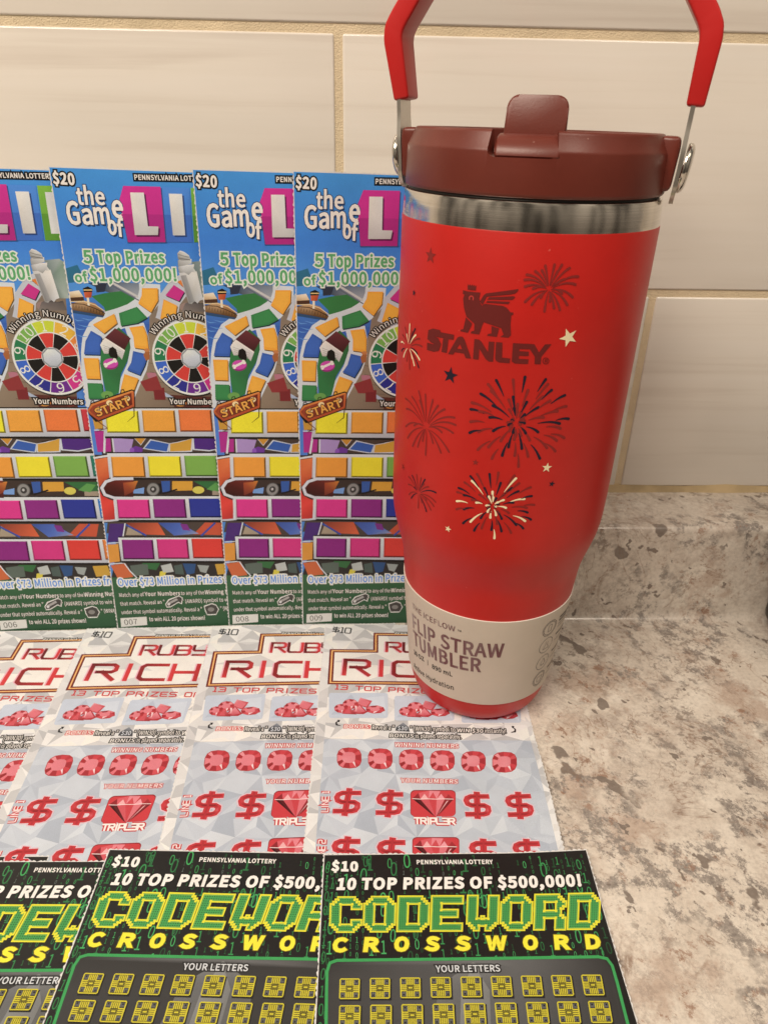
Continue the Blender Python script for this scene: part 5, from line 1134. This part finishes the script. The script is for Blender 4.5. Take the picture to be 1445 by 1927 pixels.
for j, (ya, yb, xa, xb, w, sl) in enumerate(((590, 678, 134, 1157, 86, -2.0), (704, 798, 132, 1186, 91, -2.3), (830, 930, 128, 1220, 96, -2.6))):
    for i in range(9): chip(xa + (xb - xa) / 8 * i, ya + sl * i, w, yb - ya, -3 + 2.4 * i)
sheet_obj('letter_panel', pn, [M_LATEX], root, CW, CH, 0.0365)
CODE = root
for pose, lab in ((flat(-9.50, -19.50, -0.036, 0.135, CH), 'black and green crossword ticket, middle of the row, heading cut off after CODE WOR'),
                  (flat(-15.55, -19.92, -0.012, 0.135, CH), 'black and green crossword ticket at the left edge, showing only the end of its heading'),
                  (flat(-21.85, -19.60, -0.01, 0.10, CH), 'black and green crossword ticket almost hidden, only a corner strip showing at the left edge')):
    dup_ticket(CODE, pose, lab)
warp(CODE, lambda x, y: 0.16 * (max(0, (x - 6.6) / 3.56) * max(0, (y - 13.2) / 4.6)) ** 1.6 + 0.10 * max(0, (x - 7.8) / 2.36) ** 2 * max(0, min(1, (11.5 - y) / 4)), [6.6 + .3 * i for i in range(12)], [3 + .5 * i for i in range(30)], True)

# ------------------------------------------------------------------ red tumbler
TUM = Matrix.Translation((6.02, -9.85, 0.105)) @ Matrix.Rotation(0.0105, 4, 'Y')
BODY = [(0.0, 0.06), (2.35, 0.05), (2.62, 0.0), (2.80, 0.03), (2.98, 0.16), (3.14, 0.38), (3.27, 0.72), (3.36, 1.10), (3.43, 1.50), (3.54, 2.8), (3.72, 4.7), (3.88, 6.45), (3.94, 7.1), (3.985, 7.6), (4.05, 8.05), (4.17, 8.55), (4.32, 9.10), (4.44, 9.58), (4.52, 10.05), (4.56, 10.6), (4.585, 11.5), (4.60, 14.0), (4.61, 18.0), (4.615, 21.86)]
def prof_r(z):
    for (r0, z0), (r1, z1) in zip(BODY[2:], BODY[3:]):
        if z <= z1: return r0 + (r1 - r0) * max(0.0, (z - z0)) / max(1e-6, z1 - z0)
    return BODY[-1][0]
tinv = TUM.inverted(); tcam = tinv @ CAM; trot = tinv.to_3x3()
def on_body(px, py, lift=0.0):
    """angle and height on the tumbler's wall of a measured point"""
    d = trot @ ray_dir(px, py); t = 20.0
    while t < 45:
        p = tcam + d * t
        g = math.hypot(p.x, p.y) - prof_r(p.z) - lift
        if g < 0.0005: break
        t += max(0.0015, g * .55)
    p = tcam + d * t
    return math.atan2(p.x, -p.y), p.z
RB, RL = 4.60, 3.68
def wrap(ox, oy, sc, R, lift):
    def f(x, y):
        a, z = on_body(ox + x / sc, oy + y / sc, lift); return (a * R, z)
    return f
troot = bpy.data.objects.new('tumbler', None); COL.objects.link(troot); troot.empty_display_size = 0.05; place(troot, TUM)
tag(troot, 'tall red insulated tumbler with maroon flip lid, paper sleeve and raised handle', 'tumbler')
# decoration printed on the body
MR, NV, CRM = '#8a1a15', '#1f1a28', '#f2d9a6'
d6 = wrap(730, 430, 3.6125, RB, 0); d7 = wrap(730, 680, 3.6125, RB, 0); db = wrap(840, 510, 6.568, RB, 0)
d = Sheet(d6)
def star(m, x, y, r, rot, c):
    P0 = Vector(m(x, y)); rr = abs(m(x, y - r)[1] - m(x, y + r)[1]) / 2
    d.poly([(P0.x + rr * (1 if k % 2 == 0 else .40) * math.sin(rot + k * math.pi / 5), P0.y + rr * (1 if k % 2 == 0 else .40) * math.cos(rot + k * math.pi / 5)) for k in range(10)], c, 0, idm)
star(d6, 290, 185, 60, 0, MR); star(d6, 178, 437, 24, .1, NV); star(d6, 424, 998, 60, .06, NV); star(d6, 1225, 740, 66, -.45, CRM)
star(d7, 595, 686, 23, 0, MR); star(d7, 105, 718, 26, .2, MR); star(d7, 1078, 722, 34, .08, CRM); star(d7, 1112, 832, 22, .2, NV); star(d7, 408, 1138, 23, .2, CRM)
def ray(m, c, e_, inner, col, w, arch=.16):
    C, E_ = Vector(m(*c)), Vector(m(*e_)); A = C + (E_ - C) * inner
    ctrl = (A + E_) / 2 + Vector((0, arch * abs(E_.x - A.x) + .02 * abs(E_.y - A.y))) + Vector((.03 if E_.x > C.x else -.03, 0)) * (1 if E_.y < C.y else .3)
    P_ = [(1 - t) ** 2 * A + 2 * t * (1 - t) * ctrl + t * t * E_ for t in [i / 7 for i in range(8)]]
    lt = d.m; d.m = idm
    d.stroke([tuple(p) for p in P_], [w * (.18 + .82 * (i / 7) ** .8) for i in range(8)], col, 0); d.m = lt
    d.e = (d.e + 1) % 6; d.ell(P_[-1].x, P_[-1].y, w * .5, w * .5, col, .04 * d.e + .02, idm, 8)
def palm(m, c, ends, cols, w, inner=.14, arch=.26):
    for i, e_ in enumerate(ends): ray(m, c, e_, inner if (Vector(e_) - Vector(c)).length > 60 else .5, cols[i % len(cols)], w, arch)
palm(d6, (1092, 408), [(1068, 252), (1130, 245), (1180, 246), (1232, 268), (1150, 292), (1290, 326), (1272, 380), (1252, 466), (1216, 518), (1166, 552), (1126, 540), (1062, 562), (1098, 494), (976, 516), (930, 498), (985, 408), (930, 394), (928, 348), (942, 313), (1000, 290), (1045, 284), (1180, 440), (1036, 470), (1200, 345)], [MR], .085)
palm(d7, (262, 440), [(210, 202), (165, 240), (120, 252), (255, 225), (216, 265), (340, 300), (386, 325), (452, 382), (460, 432), (366, 482), (442, 486), (415, 615), (360, 620), (306, 555), (256, 635), (236, 540), (202, 580), (168, 576), (134, 520), (122, 442), (126, 322), (178, 436), (305, 262)], [MR], .085)
palm(d7, (208, 892), [(142, 784), (166, 776), (196, 770), (226, 792), (252, 802), (246, 832), (276, 852), (326, 892), (324, 956), (292, 1010), (262, 1020), (230, 960), (205, 995), (160, 930), (144, 905), (140, 836), (180, 856), (312, 985), (262, 942)], [MR, NV, MR], .07)
palm(d6, (142, 800), [(118, 672), (150, 650), (186, 682), (190, 724), (216, 748), (232, 802), (216, 892), (210, 945), (180, 930), (148, 955), (130, 900), (108, 872), (95, 832), (92, 772), (100, 722), (165, 700), (130, 720), (200, 850), (165, 880)], [MR, CRM, NV, CRM, MR], .075, .2, .2)
def burst(m, c, lst, w):
    for x, y, k, f in lst: ray(m, c, (x, y), f, {'m': MR, 'n': NV, 'c': CRM}[k], w)
rnd = random.Random(12)
O_ = .62
big = [(735, 128, 'n', .62), (680, 155, 'm', .62), (850, 125, 'm', .55), (930, 105, 'n', .66), (1070, 122, 'n', .72), (1085, 155, 'm', .62), (1110, 195, 'n', .72), (1200, 230, 'n', .70), (1210, 305, 'm', .68), (1225, 390, 'n', .74), (1165, 422, 'n', .48), (1170, 455, 'm', .66), (1195, 520, 'm', .7), (1135, 610, 'm', .7), (1030, 660, 'n', .6), (950, 645, 'm', .6), (885, 715, 'm', .7), (860, 640, 'm', .6), (775, 640, 'n', .6), (705, 660, 'm', .72), (610, 600, 'm', .66), (555, 485, 'n', .74), (560, 410, 'm', .68), (562, 325, 'n', .7), (570, 280, 'm', .55), (630, 220, 'n', .5),
       (700, 200, 'm', .42), (620, 340, 'm', .58), (690, 380, 'n', .5), (712, 300, 'n', .3), (850, 240, 'n', .35), (820, 260, 'm', .5), (942, 275, 'n', .4), (880, 290, 'm', .2), (1020, 312, 'n', .4), (1050, 240, 'm', .5), (950, 195, 'm', .5), (1055, 380, 'm', .45), (1150, 338, 'm', .55), (1100, 268, 'm', .66), (1018, 480, 'n', .45), (962, 535, 'm', .4), (908, 592, 'n', .4), (856, 530, 'm', .4), (818, 582, 'n', .45), (765, 540, 'm', .4), (714, 472, 'n', .45), (615, 478, 'm', .62), (682, 582, 'm', .55), (1078, 588, 'm', .55), (1145, 538, 'm', .66)]
for i in range(22):
    a = i * 2.4; r = 30 + (i % 4) * 22; big.append((870 + r * math.cos(a) * 1.1, 412 + r * math.sin(a), 'mn'[i % 3 == 0], .45))
burst(d7, (870, 412), big, .105)
low = [(560, 780, 'n', .62), (605, 765, 'm', .45), (690, 765, 'n', .55), (750, 755, 'm', .62), (858, 775, 'm', .66), (570, 812, 'c', .45), (868, 795, 'c', .5), (765, 825, 'n', .45), (520, 822, 'm', .6), (890, 828, 'm', .66), (480, 860, 'n', .66), (840, 860, 'n', .5), (968, 855, 'm', .7), (885, 882, 'n', .55), (515, 908, 'n', .52), (975, 915, 'n', .7), (470, 888, 'm', .74), (468, 950, 'c', .68), (925, 935, 'c', .5), (710, 885, 'c', .25), (685, 918, 'c', .2), (850, 960, 'n', .5), (992, 975, 'm', .74), (465, 1005, 'm', .74), (942, 995, 'm', .55), (515, 1005, 'n', .62), (947, 1027, 'n', .7), (600, 960, 'c', .62), (785, 942, 'c', .35), (800, 995, 'c', .4), (970, 1075, 'n', .74), (930, 1085, 'c', .62), (917, 1135, 'n', .74), (870, 1112, 'n', .45), (835, 1165, 'm', .6), (770, 1155, 'n', .55), (722, 1202, 'c', .72), (702, 1145, 'n', .6), (635, 1135, 'm', .5), (585, 1150, 'n', .68), (560, 1090, 'c', .45), (510, 1100, 'n', .68), (630, 1065, 'n', .5), (695, 1062, 'c', .45), (740, 1105, 'm', .5), (772, 1070, 'n', .4), (820, 1030, 'm', .5), (570, 940, 'm', .5), (620, 905, 'm', .4), (655, 860, 'n', .5), (800, 890, 'm', .3)]
for i in range(18):
    a = i * 2.4; r = 22 + (i % 4) * 16; low.append((710 + r * math.cos(a) * 1.1, 978 + r * math.sin(a), 'mnc'[i % 3], .4))
burst(d7, (710, 978), low, .095)
# emblem and lettering
d.m = db; LG = '#6a1410'
d.poly([(205, 235), (255, 250), (362, 262), (420, 265), (405, 335), (416, 390), (440, 430), (470, 402), (700, 430), (745, 455), (790, 510), (825, 512), (822, 540), (800, 545), (790, 660), (795, 790), (765, 822), (665, 812), (705, 785), (675, 705), (460, 630), (435, 690), (405, 782), (298, 768), (308, 745), (342, 738), (345, 650), (245, 560), (215, 450), (207, 340), (222, 290), (203, 280)], LG, 0)
d.poly([(240, 572), (318, 650), (300, 692), (265, 762), (170, 742), (180, 722), (208, 718)], LG, 0); d.poly([(555, 678), (648, 710), (622, 812), (500, 798), (515, 775), (555, 770)], LG, 0)
d.poly([(412, 375), (460, 298), (492, 275), (885, 222), (888, 238), (850, 275), (800, 286), (500, 314), (445, 420)], LG, 0); d.poly([(500, 350), (528, 322), (830, 310), (848, 325), (815, 355)], LG, 0); d.poly([(488, 388), (503, 366), (785, 378), (765, 408)], LG, 0)
d.poly([(262, 228), (262, 155), (276, 182), (292, 160), (304, 186), (322, 162), (332, 190), (345, 168), (354, 192), (370, 175), (363, 240)], LG, 0)
d.stroke([(285, 355), (284, 325), (300, 308), (322, 312), (332, 330), (328, 360)], .035, '#c4281e', 2)
for pts in ([(20, 1025), (135, 822), (165, 808), (190, 812), (168, 900), (128, 962), (85, 1032)], [(160, 808), (200, 812), (226, 850), (305, 1080), (238, 1075), (160, 885)], [(118, 958), (200, 965), (218, 1020), (105, 1000)],
            [(345, 840), (400, 845), (430, 870), (512, 1000), (522, 870), (592, 875), (575, 1120), (520, 1115), (485, 1090), (408, 960), (395, 1095), (328, 1085)], [(612, 878), (690, 883), (686, 1070), (785, 1080), (780, 1138), (650, 1128), (612, 1108), (600, 1080)],
            [(820, 890), (1030, 900), (1030, 965), (900, 962), (898, 990), (1015, 995), (1012, 1050), (895, 1045), (893, 1085), (1012, 1090), (1005, 1148), (840, 1140), (805, 1115)], [(1028, 900), (1085, 905), (1140, 1005), (1215, 905), (1295, 903), (1168, 1060), (1162, 1150), (1085, 1148), (1090, 1060), (1028, 965)]):
    d.poly(pts, LG, 0)
ring_ = [(1225 + 38 * math.cos(k * .524), 1110 + 38 * math.sin(k * .524)) for k in range(12)]
d.stroke(ring_, .022, LG, 0, None, True); d.text('R', (1208, 1132), (1244, 1134), 44, LG, 0, 0.02)
d.m = d6
d.stroke([(356, 716), (310, 706), (290, 712), (287, 740), (300, 752), (330, 765), (340, 785), (332, 808), (310, 812), (266, 800)], .26, LG, 0)
d.poly([(330, 698), (450, 722), (446, 757), (412, 752), (400, 846), (364, 838), (376, 745), (328, 735)], LG, 0)
bmb = bmesh.new()
segs = 192
prof = [(p.x, p.y) for p in catmull([Vector((r, z, 0)) for r, z in BODY[2:21]], 5)] + [BODY[21], BODY[22], BODY[23], (4.60, 21.9), (4.56, 21.92)]
lathe(bmb, [(0.0, 0.06), (2.35, 0.05)] + prof, segs)
def fine_r(z):
    for (r0, z0), (r1, z1) in zip(prof, prof[1:]):
        if z <= z1: return r0 + (r1 - r0) * max(0.0, (z - z0)) / max(1e-6, z1 - z0)
    return prof[-1][0]
me = d.data(None, lambda x, y, l: Vector((((fine_r(y) + .012 + l) * math.sin(x / RB)), -(fine_r(y) + .012 + l) * math.cos(x / RB), y)), 0.002, [i * .15 for i in range(-50, 20)], 'decoration')
for v in bmb.verts: v.co *= S
bmesh.ops.recalc_face_normals(bmb, faces=bmb.faces)
cl = bmb.loops.layers.float_color.new('ink')
bmb.from_mesh(me)
bmb.faces.ensure_lookup_table()
for i, f in enumerate(bmb.faces): f.material_index = 0
nb = len(bmb.faces) - len(me.polygons)
for f in bmb.faces[nb:]: f.material_index = 1
for v in {v for f in bmb.faces[nb:] for v in f.verts}: pass
bm2 = bpy.data.meshes.new('body'); bmb.to_mesh(bm2); bmb.free()
finish('body', bm2, [M_RED, M_MATTE], troot, 40)
# steel collar, gasket
bm = bmesh.new(); lathe(bm, [(4.50, 21.80), (4.595, 21.86), (4.60, 21.93), (4.545, 22.70), (4.525, 22.76), (4.46, 22.79), (4.30, 22.79), (4.30, 22.6)], segs); bm_obj('steel_collar', bm, [M_STEEL], troot, 40)
bm = bmesh.new(); lathe(bm, [(4.25, 22.77), (4.40, 22.78), (4.42, 22.82), (4.40, 22.90), (4.2, 22.91)], segs); bm_obj('gasket', bm, [M_GASKET], troot, 40)
# lid with the notch for the spout
PHI = 0.39
def rim_angle(px, py):
    dd = trot @ ray_dir(px, py); t = 18.0
    while t < 40:
        p = tcam + dd * t
        if math.hypot(p.x, p.y) < 4.40: break
        t += .002
    return math.atan2(p.x, -p.y), p.z
n0, n1 = rim_angle(921, 262)[0], rim_angle(1051, 262)[0]
NF = 23.98
lid_prof = [(3.2, 22.86), (4.40, 22.86), (4.49, 22.875), (4.53, 22.92), (4.54, 23.0), (4.52, 23.6), (4.505, 24.12), (4.49, 24.18), (4.46, 24.22), (4.27, 24.62), (4.245, 24.68), (4.20, 24.715), (4.13, 24.725), (4.05, 24.71), (4.00, 24.66), (3.97, 24.4), (3.95, 24.05), (3.6, 24.03), (0.0, 24.03)]
angs = [2 * math.pi * i / 180 for i in range(180)]
ww = .012
def nfl(a):  # height cap around the notch with small rounded corners
    a = (a + math.pi) % (2 * math.pi) - math.pi
    dd = min(a - n0, n1 - a)
    if dd < 0: return 99
    if dd < .05: return NF + .16 * (1 - math.sqrt(max(0, 1 - (1 - dd / .05) ** 2)))
    return NF
extra = []
for e_ in (n0, n1):
    for q in (-.004, .0, .001, .006, .014, .026, .05): extra.append(e_ + (q if e_ == n0 else -q))
angs = sorted([a for a in [((x + math.pi) % (2 * math.pi)) - math.pi for x in angs] if min(abs(a - n0), abs(a - n1)) > .006] + extra)
bm = bmesh.new(); rings = []
for r, z in lid_prof:
    if r < 1e-6: c0 = bm.verts.new((0, 0, z)); rings.append([c0] * len(angs))
    else: rings.append([bm.verts.new((r * math.sin(a), -r * math.cos(a), min(z, nfl(a)) if r > 3.9 else z)) for a in angs])
for A, B in zip(rings, rings[1:]):
    for i in range(len(angs)):
        j = (i + 1) % len(angs); q = []
        for v in (A[i], A[j], B[j], B[i]):
            if v not in q: q.append(v)
        if len(q) > 2: bm.faces.new(q)
U = Vector((math.cos(PHI), -math.sin(PHI), 0)); NB = Vector((math.sin(PHI), math.cos(PHI), 0))
def frame_pt(a, n, z): return U * a + NB * n + Vector((0, 0, z))
def prism(bm, prof_az, w0, w1, bevel=0.0, seg=3, fr=frame_pt):
    """closed outline in (a, z), extruded in depth from w0 to w1"""
    A = [bm.verts.new(fr(a, w0, z)) for a, z in prof_az]; B = [bm.verts.new(fr(a, w1, z)) for a, z in prof_az]
    fs = [bm.faces.new(A), bm.faces.new(B[::-1])]
    for i in range(len(A)):
        j = (i + 1) % len(A); fs.append(bm.faces.new((A[j], A[i], B[i], B[j])))
    if bevel:
        ed = list({e_ for f in fs for e_ in f.edges})
        bmesh.ops.bevel(bm, geom=ed, offset=bevel, segments=seg, profile=0.5, affect='EDGES')
for sg in (-1, 1):
    prism(bm, [(sg * 4.15, 22.98), (sg * 4.70, 23.05), (sg * 4.78, 24.35), (sg * 4.74, 24.66), (sg * 4.15, 24.68)], -.80, .80, .13)
lid = bm_obj('lid', bm, [M_LID], troot, 38)
# flip spout: sloping tongue in the notch and the upright tab
bm = bmesh.new()
am = (n0 + n1) / 2 + .012; hw = 1.02
Fd = Vector((math.sin(am), -math.cos(am), 0)); Sd = Vector((math.cos(am), math.sin(am), 0))
def sp(a, n, z): return Sd * a + Fd * n + Vector((0, 0, z))
tong = [(4.36, 23.96), (4.42, 24.03), (4.40, 24.14), (4.30, 24.30), (4.12, 24.47), (3.90, 24.57), (3.60, 24.62), (3.30, 24.60), (3.10, 24.48), (3.05, 24.03)]
A = [bm.verts.new(sp(-hw + .12, r, z)) for r, z in tong]; B = [bm.verts.new(sp(hw + .07, r, z)) for r, z in tong]
fs = [bm.faces.new(A), bm.faces.new(B[::-1])]
for i in range(len(A)):
    j = (i + 1) % len(A); fs.append(bm.faces.new((A[j], A[i], B[i], B[j])))
bmesh.ops.bevel(bm, geom=list({e_ for f in fs[:2] for e_ in f.edges}), offset=.09, segments=3, profile=.5, affect='EDGES')
# tab: rounded slab leaning back
tabw, tabh = 0.93, 1.30
out = []
for cx, cz, a in ((tabw - .36, tabh - .36, 0), (-tabw + .36, tabh - .36, 90)):
    for i in range(7):
        t = math.radians(a + i * 15); out.append((cx + .36 * math.cos(t), cz + .36 * math.sin(t)))
out += [(-tabw - .03, 0), (tabw + .03, 0)]
A = []; B = []
for x, z in out:
    back = .30 * z / tabh
    A.append(bm.verts.new(sp(x + .18, 3.62 - back, 24.38 + z))); B.append(bm.verts.new(sp(x + .18, 3.30 - back, 24.38 + z)))
fs = [bm.faces.new(A), bm.faces.new(B[::-1])]
for i in range(len(A)):
    j = (i + 1) % len(A); fs.append(bm.faces.new((A[j], A[i], B[i], B[j])))
bmesh.ops.bevel(bm, geom=list({e_ for f in fs[:2] for e_ in f.edges}), offset=.085, segments=3, profile=.5, affect='EDGES')
bm_obj('flip_spout', bm, [M_LID], lid, 40)
# handle: two steel straps, rivets and the rubber grip
STRAP = {1: [(4.80, 22.62), (4.83, 23.0), (4.87, 23.7), (4.89, 24.6), (4.91, 25.4), (4.93, 26.2)], -1: [(4.76, 22.62), (4.79, 22.9), (4.84, 23.7), (4.92, 24.6), (4.97, 25.4), (5.02, 26.2)]}
def strap_a(z, sg):
    ZB = STRAP[sg]
    for (a0, z0), (a1, z1) in zip(ZB, ZB[1:]):
        if z <= z1: return a0 + (a1 - a0) * max(0, z - z0) / (z1 - z0)
    return ZB[-1][0]
grip_bm = bmesh.new()
path = [(4.97, 25.52), (5.04, 27.30), (4.99, 27.62), (4.83, 27.92), (3.50, 29.75), (2.9, 30.05), (-3.2, 30.05), (-3.8, 29.75), (-5.06, 27.93), (-5.22, 27.63), (-5.24, 27.30), (-4.88, 25.52)]
th = [.56, .67, .68, .67, .62, .62, .62, .62, .67, .68, .67, .56]; P_ = [Vector(p) for p in path]; secs = []
for i, p in enumerate(P_):
    d0 = (p - P_[i - 1]).normalized() if i else None; d1 = (P_[i + 1] - p).normalized() if i < len(P_) - 1 else None
    t = (d0 + d1).normalized() if d0 and d1 else (d0 or d1); k = 1 / max(.5, t.dot(d0 or d1)); nn = Vector((-t.y, t.x)) * th[i] * .5 * k
    w = .60 if i in (0, len(P_) - 1) else .70
    secs.append([grip_bm.verts.new(frame_pt(q.x, n, q.y)) for q, n in ((p + nn, -w), (p + nn, w), (p - nn, w), (p - nn, -w))])
fs = [grip_bm.faces.new(secs[0]), grip_bm.faces.new(secs[-1][::-1])]
for A, B in zip(secs, secs[1:]):
    for i in range(4):
        j = (i + 1) % 4; fs.append(grip_bm.faces.new((A[j], A[i], B[i], B[j])))
bmesh.ops.recalc_face_normals(grip_bm, faces=grip_bm.faces)
bmesh.ops.bevel(grip_bm, geom=list({e_ for f in fs for e_ in f.edges}), offset=.095, segments=4, profile=.5, affect='EDGES')
hand = bm_obj('handle', grip_bm, [M_GRIP], troot, 38)
for sg in (-1, 1):
    bm = bmesh.new(); zs = [22.62 + .03 * i for i in range(0, 22)] + [23.4 + .2 * i for i in range(15)]; prev = None; tk = .07
    for z in zs:
        dz = z - 22.62; w = .66 * math.sqrt(max(.02, 1 - (1 - min(1, dz / .66)) ** 2)); w = w if z < 24.2 else max(.56, .66 - (z - 24.2) * .12)
        a = strap_a(z, sg)
        r = [bm.verts.new(frame_pt(sg * (a + da), n, z)) for da, n in ((-tk, -w), (tk, -w), (tk, w), (-tk, w))]
        if prev:
            for i in range(4): bm.faces.new((prev[i], prev[(i + 1) % 4], r[(i + 1) % 4], r[i]))
        else: bm.faces.new(r)
        prev = r
    bm.faces.new(prev); bm_obj('strap', bm, [M_STRAP], hand, 40)
    bm = bmesh.new(); prev = None; ns = 40; cz = 23.72; ca = strap_a(cz, sg) + tk
    for r, h in ((.74, 0.0), (.77, .05), (.76, .13), (.70, .20), (.58, .25), (.40, .27), (.2, .275)):
        ring = [bm.verts.new(frame_pt(sg * (ca + h + .105 * math.sin(t) * r), r * math.cos(t), cz + r * math.sin(t))) for t in [2 * math.pi * i / ns for i in range(ns)]]
        if prev:
            for i in range(ns): bm.faces.new((prev[i], prev[(i + 1) % ns], ring[(i + 1) % ns], ring[i]))
        prev = ring
    bm.faces.new(prev); bm_obj('rivet', bm, [M_RIVET], hand, 50)
# paper sleeve round the foot
Z0, Z1 = 1.44, 6.42
bm = bmesh.new(); sl = [(Z0 + (Z1 - Z0) * i / 12) for i in range(13)]
lathe(bm, [(fine_r(Z0) + .004, Z0)] + [(fine_r(z) + .045, z) for z in sl] + [(fine_r(Z1) + .045, Z1 + .001)], segs)
n_s = len(bm.faces)
lathe(bm, [(fine_r(Z1) + .046, Z1), (fine_r(Z1) + .047, Z1 + .022), (fine_r(Z1) + .006, Z1 + .022)], segs)
bm.faces.ensure_lookup_table()
for f in bm.faces[n_s:]: f.material_index = 1
sleeve = bm_obj('paper_sleeve', bm, [M_SLEEVE, M_SLEEVE_EDGE], troot, 50)
lb = wrap(730, 1020, 3.6125, RL, .05)
q = Sheet(lb); DK = '#1d1a1a'
q.mat = 0
q.text('THE ICEFLOW', (168, 447), (456, 610), 33, '#8a7674', 0, 0.02); q.text('FLIP STRAW', (172, 578), (778, 780), 84, '#8a7674', 0, 0.035); q.text('TUMBLER', (179, 690), (626, 882), 84, '#8a7674', 0, 0.035)
q.mat = 1
q.text('TM', (472, 606), (496, 612), 12, DK, 0, 0.02); q.text('30 OZ', (178, 759), (246, 812), 26, DK, 0, 0.045); q.stroke([(270, 802), (271, 838)], .03, DK, 0); q.text('890 mL', (300, 858), (436, 914), 28, DK, 0, 0.03); q.text('Active Hydration', (178, 848), (446, 1006), 29, '#2a2624', 0, 0.015)
GI = '#6d6259'
for i, (x, y) in enumerate(((1100, 585), (1074, 700), (1050, 814), (1024, 925))):
    c = Vector(lb(x, y)); lt = q.m; q.m = idm; R_ = .43
    for rr in ((R_, .84 * R_) if i in (0, 3) else (R_,)): q.stroke([(c.x + rr * math.cos(k * .3142), c.y + rr * math.sin(k * .3142)) for k in range(20)], .024, GI, 0, None, True)
    if i == 0: q.stroke([(c.x - .1, c.y - .18), (c.x - .1, c.y + .16), (c.x - .04, c.y + .22), (c.x + .04, c.y + .22), (c.x + .1, c.y + .16), (c.x + .1, c.y - .18)], .022, GI, 0, None, True)
    if i == 1: q.stroke([(c.x - .06, c.y + .22), (c.x - .06, c.y + .05), (c.x - .19, c.y - .2), (c.x + .19, c.y - .2), (c.x + .06, c.y + .05), (c.x + .06, c.y + .22)], .022, GI, 0)
    if i == 2: q.stroke([(c.x, c.y + .24), (c.x - .14, c.y - .02), (c.x - .1, c.y - .18), (c.x + .1, c.y - .18), (c.x + .14, c.y - .02)], .022, GI, 0, None, True)
    if i == 3: q.stroke([(c.x - .18, c.y + .12), (c.x - .14, c.y - .18), (c.x + .14, c.y - .18), (c.x + .18, c.y + .12)], .022, GI, 0, None, True)
    for k, (wd, hgt) in enumerate(((.95, .085), (.8, .085), (1.15, .04), (1.0, .04))):
        if i and k in (1, 3): continue
        yy = c.y + .30 - .19 * k; q.stroke([(c.x + .62, yy), (c.x + .62 + wd, yy)], hgt, '#4c443e' if k < 2 else '#8d8177', 0)
    q.m = lt
me = q.data(None, lambda x, y, l: Vector(((fine_r(y) + .056 + l) * math.sin(x / RL), -(fine_r(y) + .056 + l) * math.cos(x / RL), y)), 0.002, [i * .15 for i in range(-46, 46)], 'sleeve_print')
me.materials.append(M_FOIL); me.materials.append(M_MATTE)
o = bpy.data.objects.new('sleeve_print', me); COL.objects.link(o); o.parent = sleeve

# ------------------------------------------------------------------ dark appliance added unseen past the right border to darken it
bm = bmesh.new(); box(bm, 22.75, 36, -11.2, -5.05, 0.35, 14.0, 0.9, 4)
ap = bpy.data.objects.new('unseen_shade_box', None); COL.objects.link(ap); ap.location = (0.286, -0.083, 0.0)
tag(ap, 'black appliance added out of frame to shade the right edge of the counter', 'shade_box')
h_ = bm_obj('shade_box_body', bm, [M_BLACK], ap, 40); h_.location = -ap.location
for x, y in ((25.0, -10.0), (34.6, -10.6), (25.0, -6.1), (34.6, -6.1)):
    bm = bmesh.new(); lathe(bm, [(0, 0.0), (.5, 0.0), (.55, .08), (.5, .40), (0, .40)], 24)
    f_ = bm_obj('foot', bm, [M_GASKET], ap, 40); f_.location = Vector((x, y, 0)) * S - ap.location
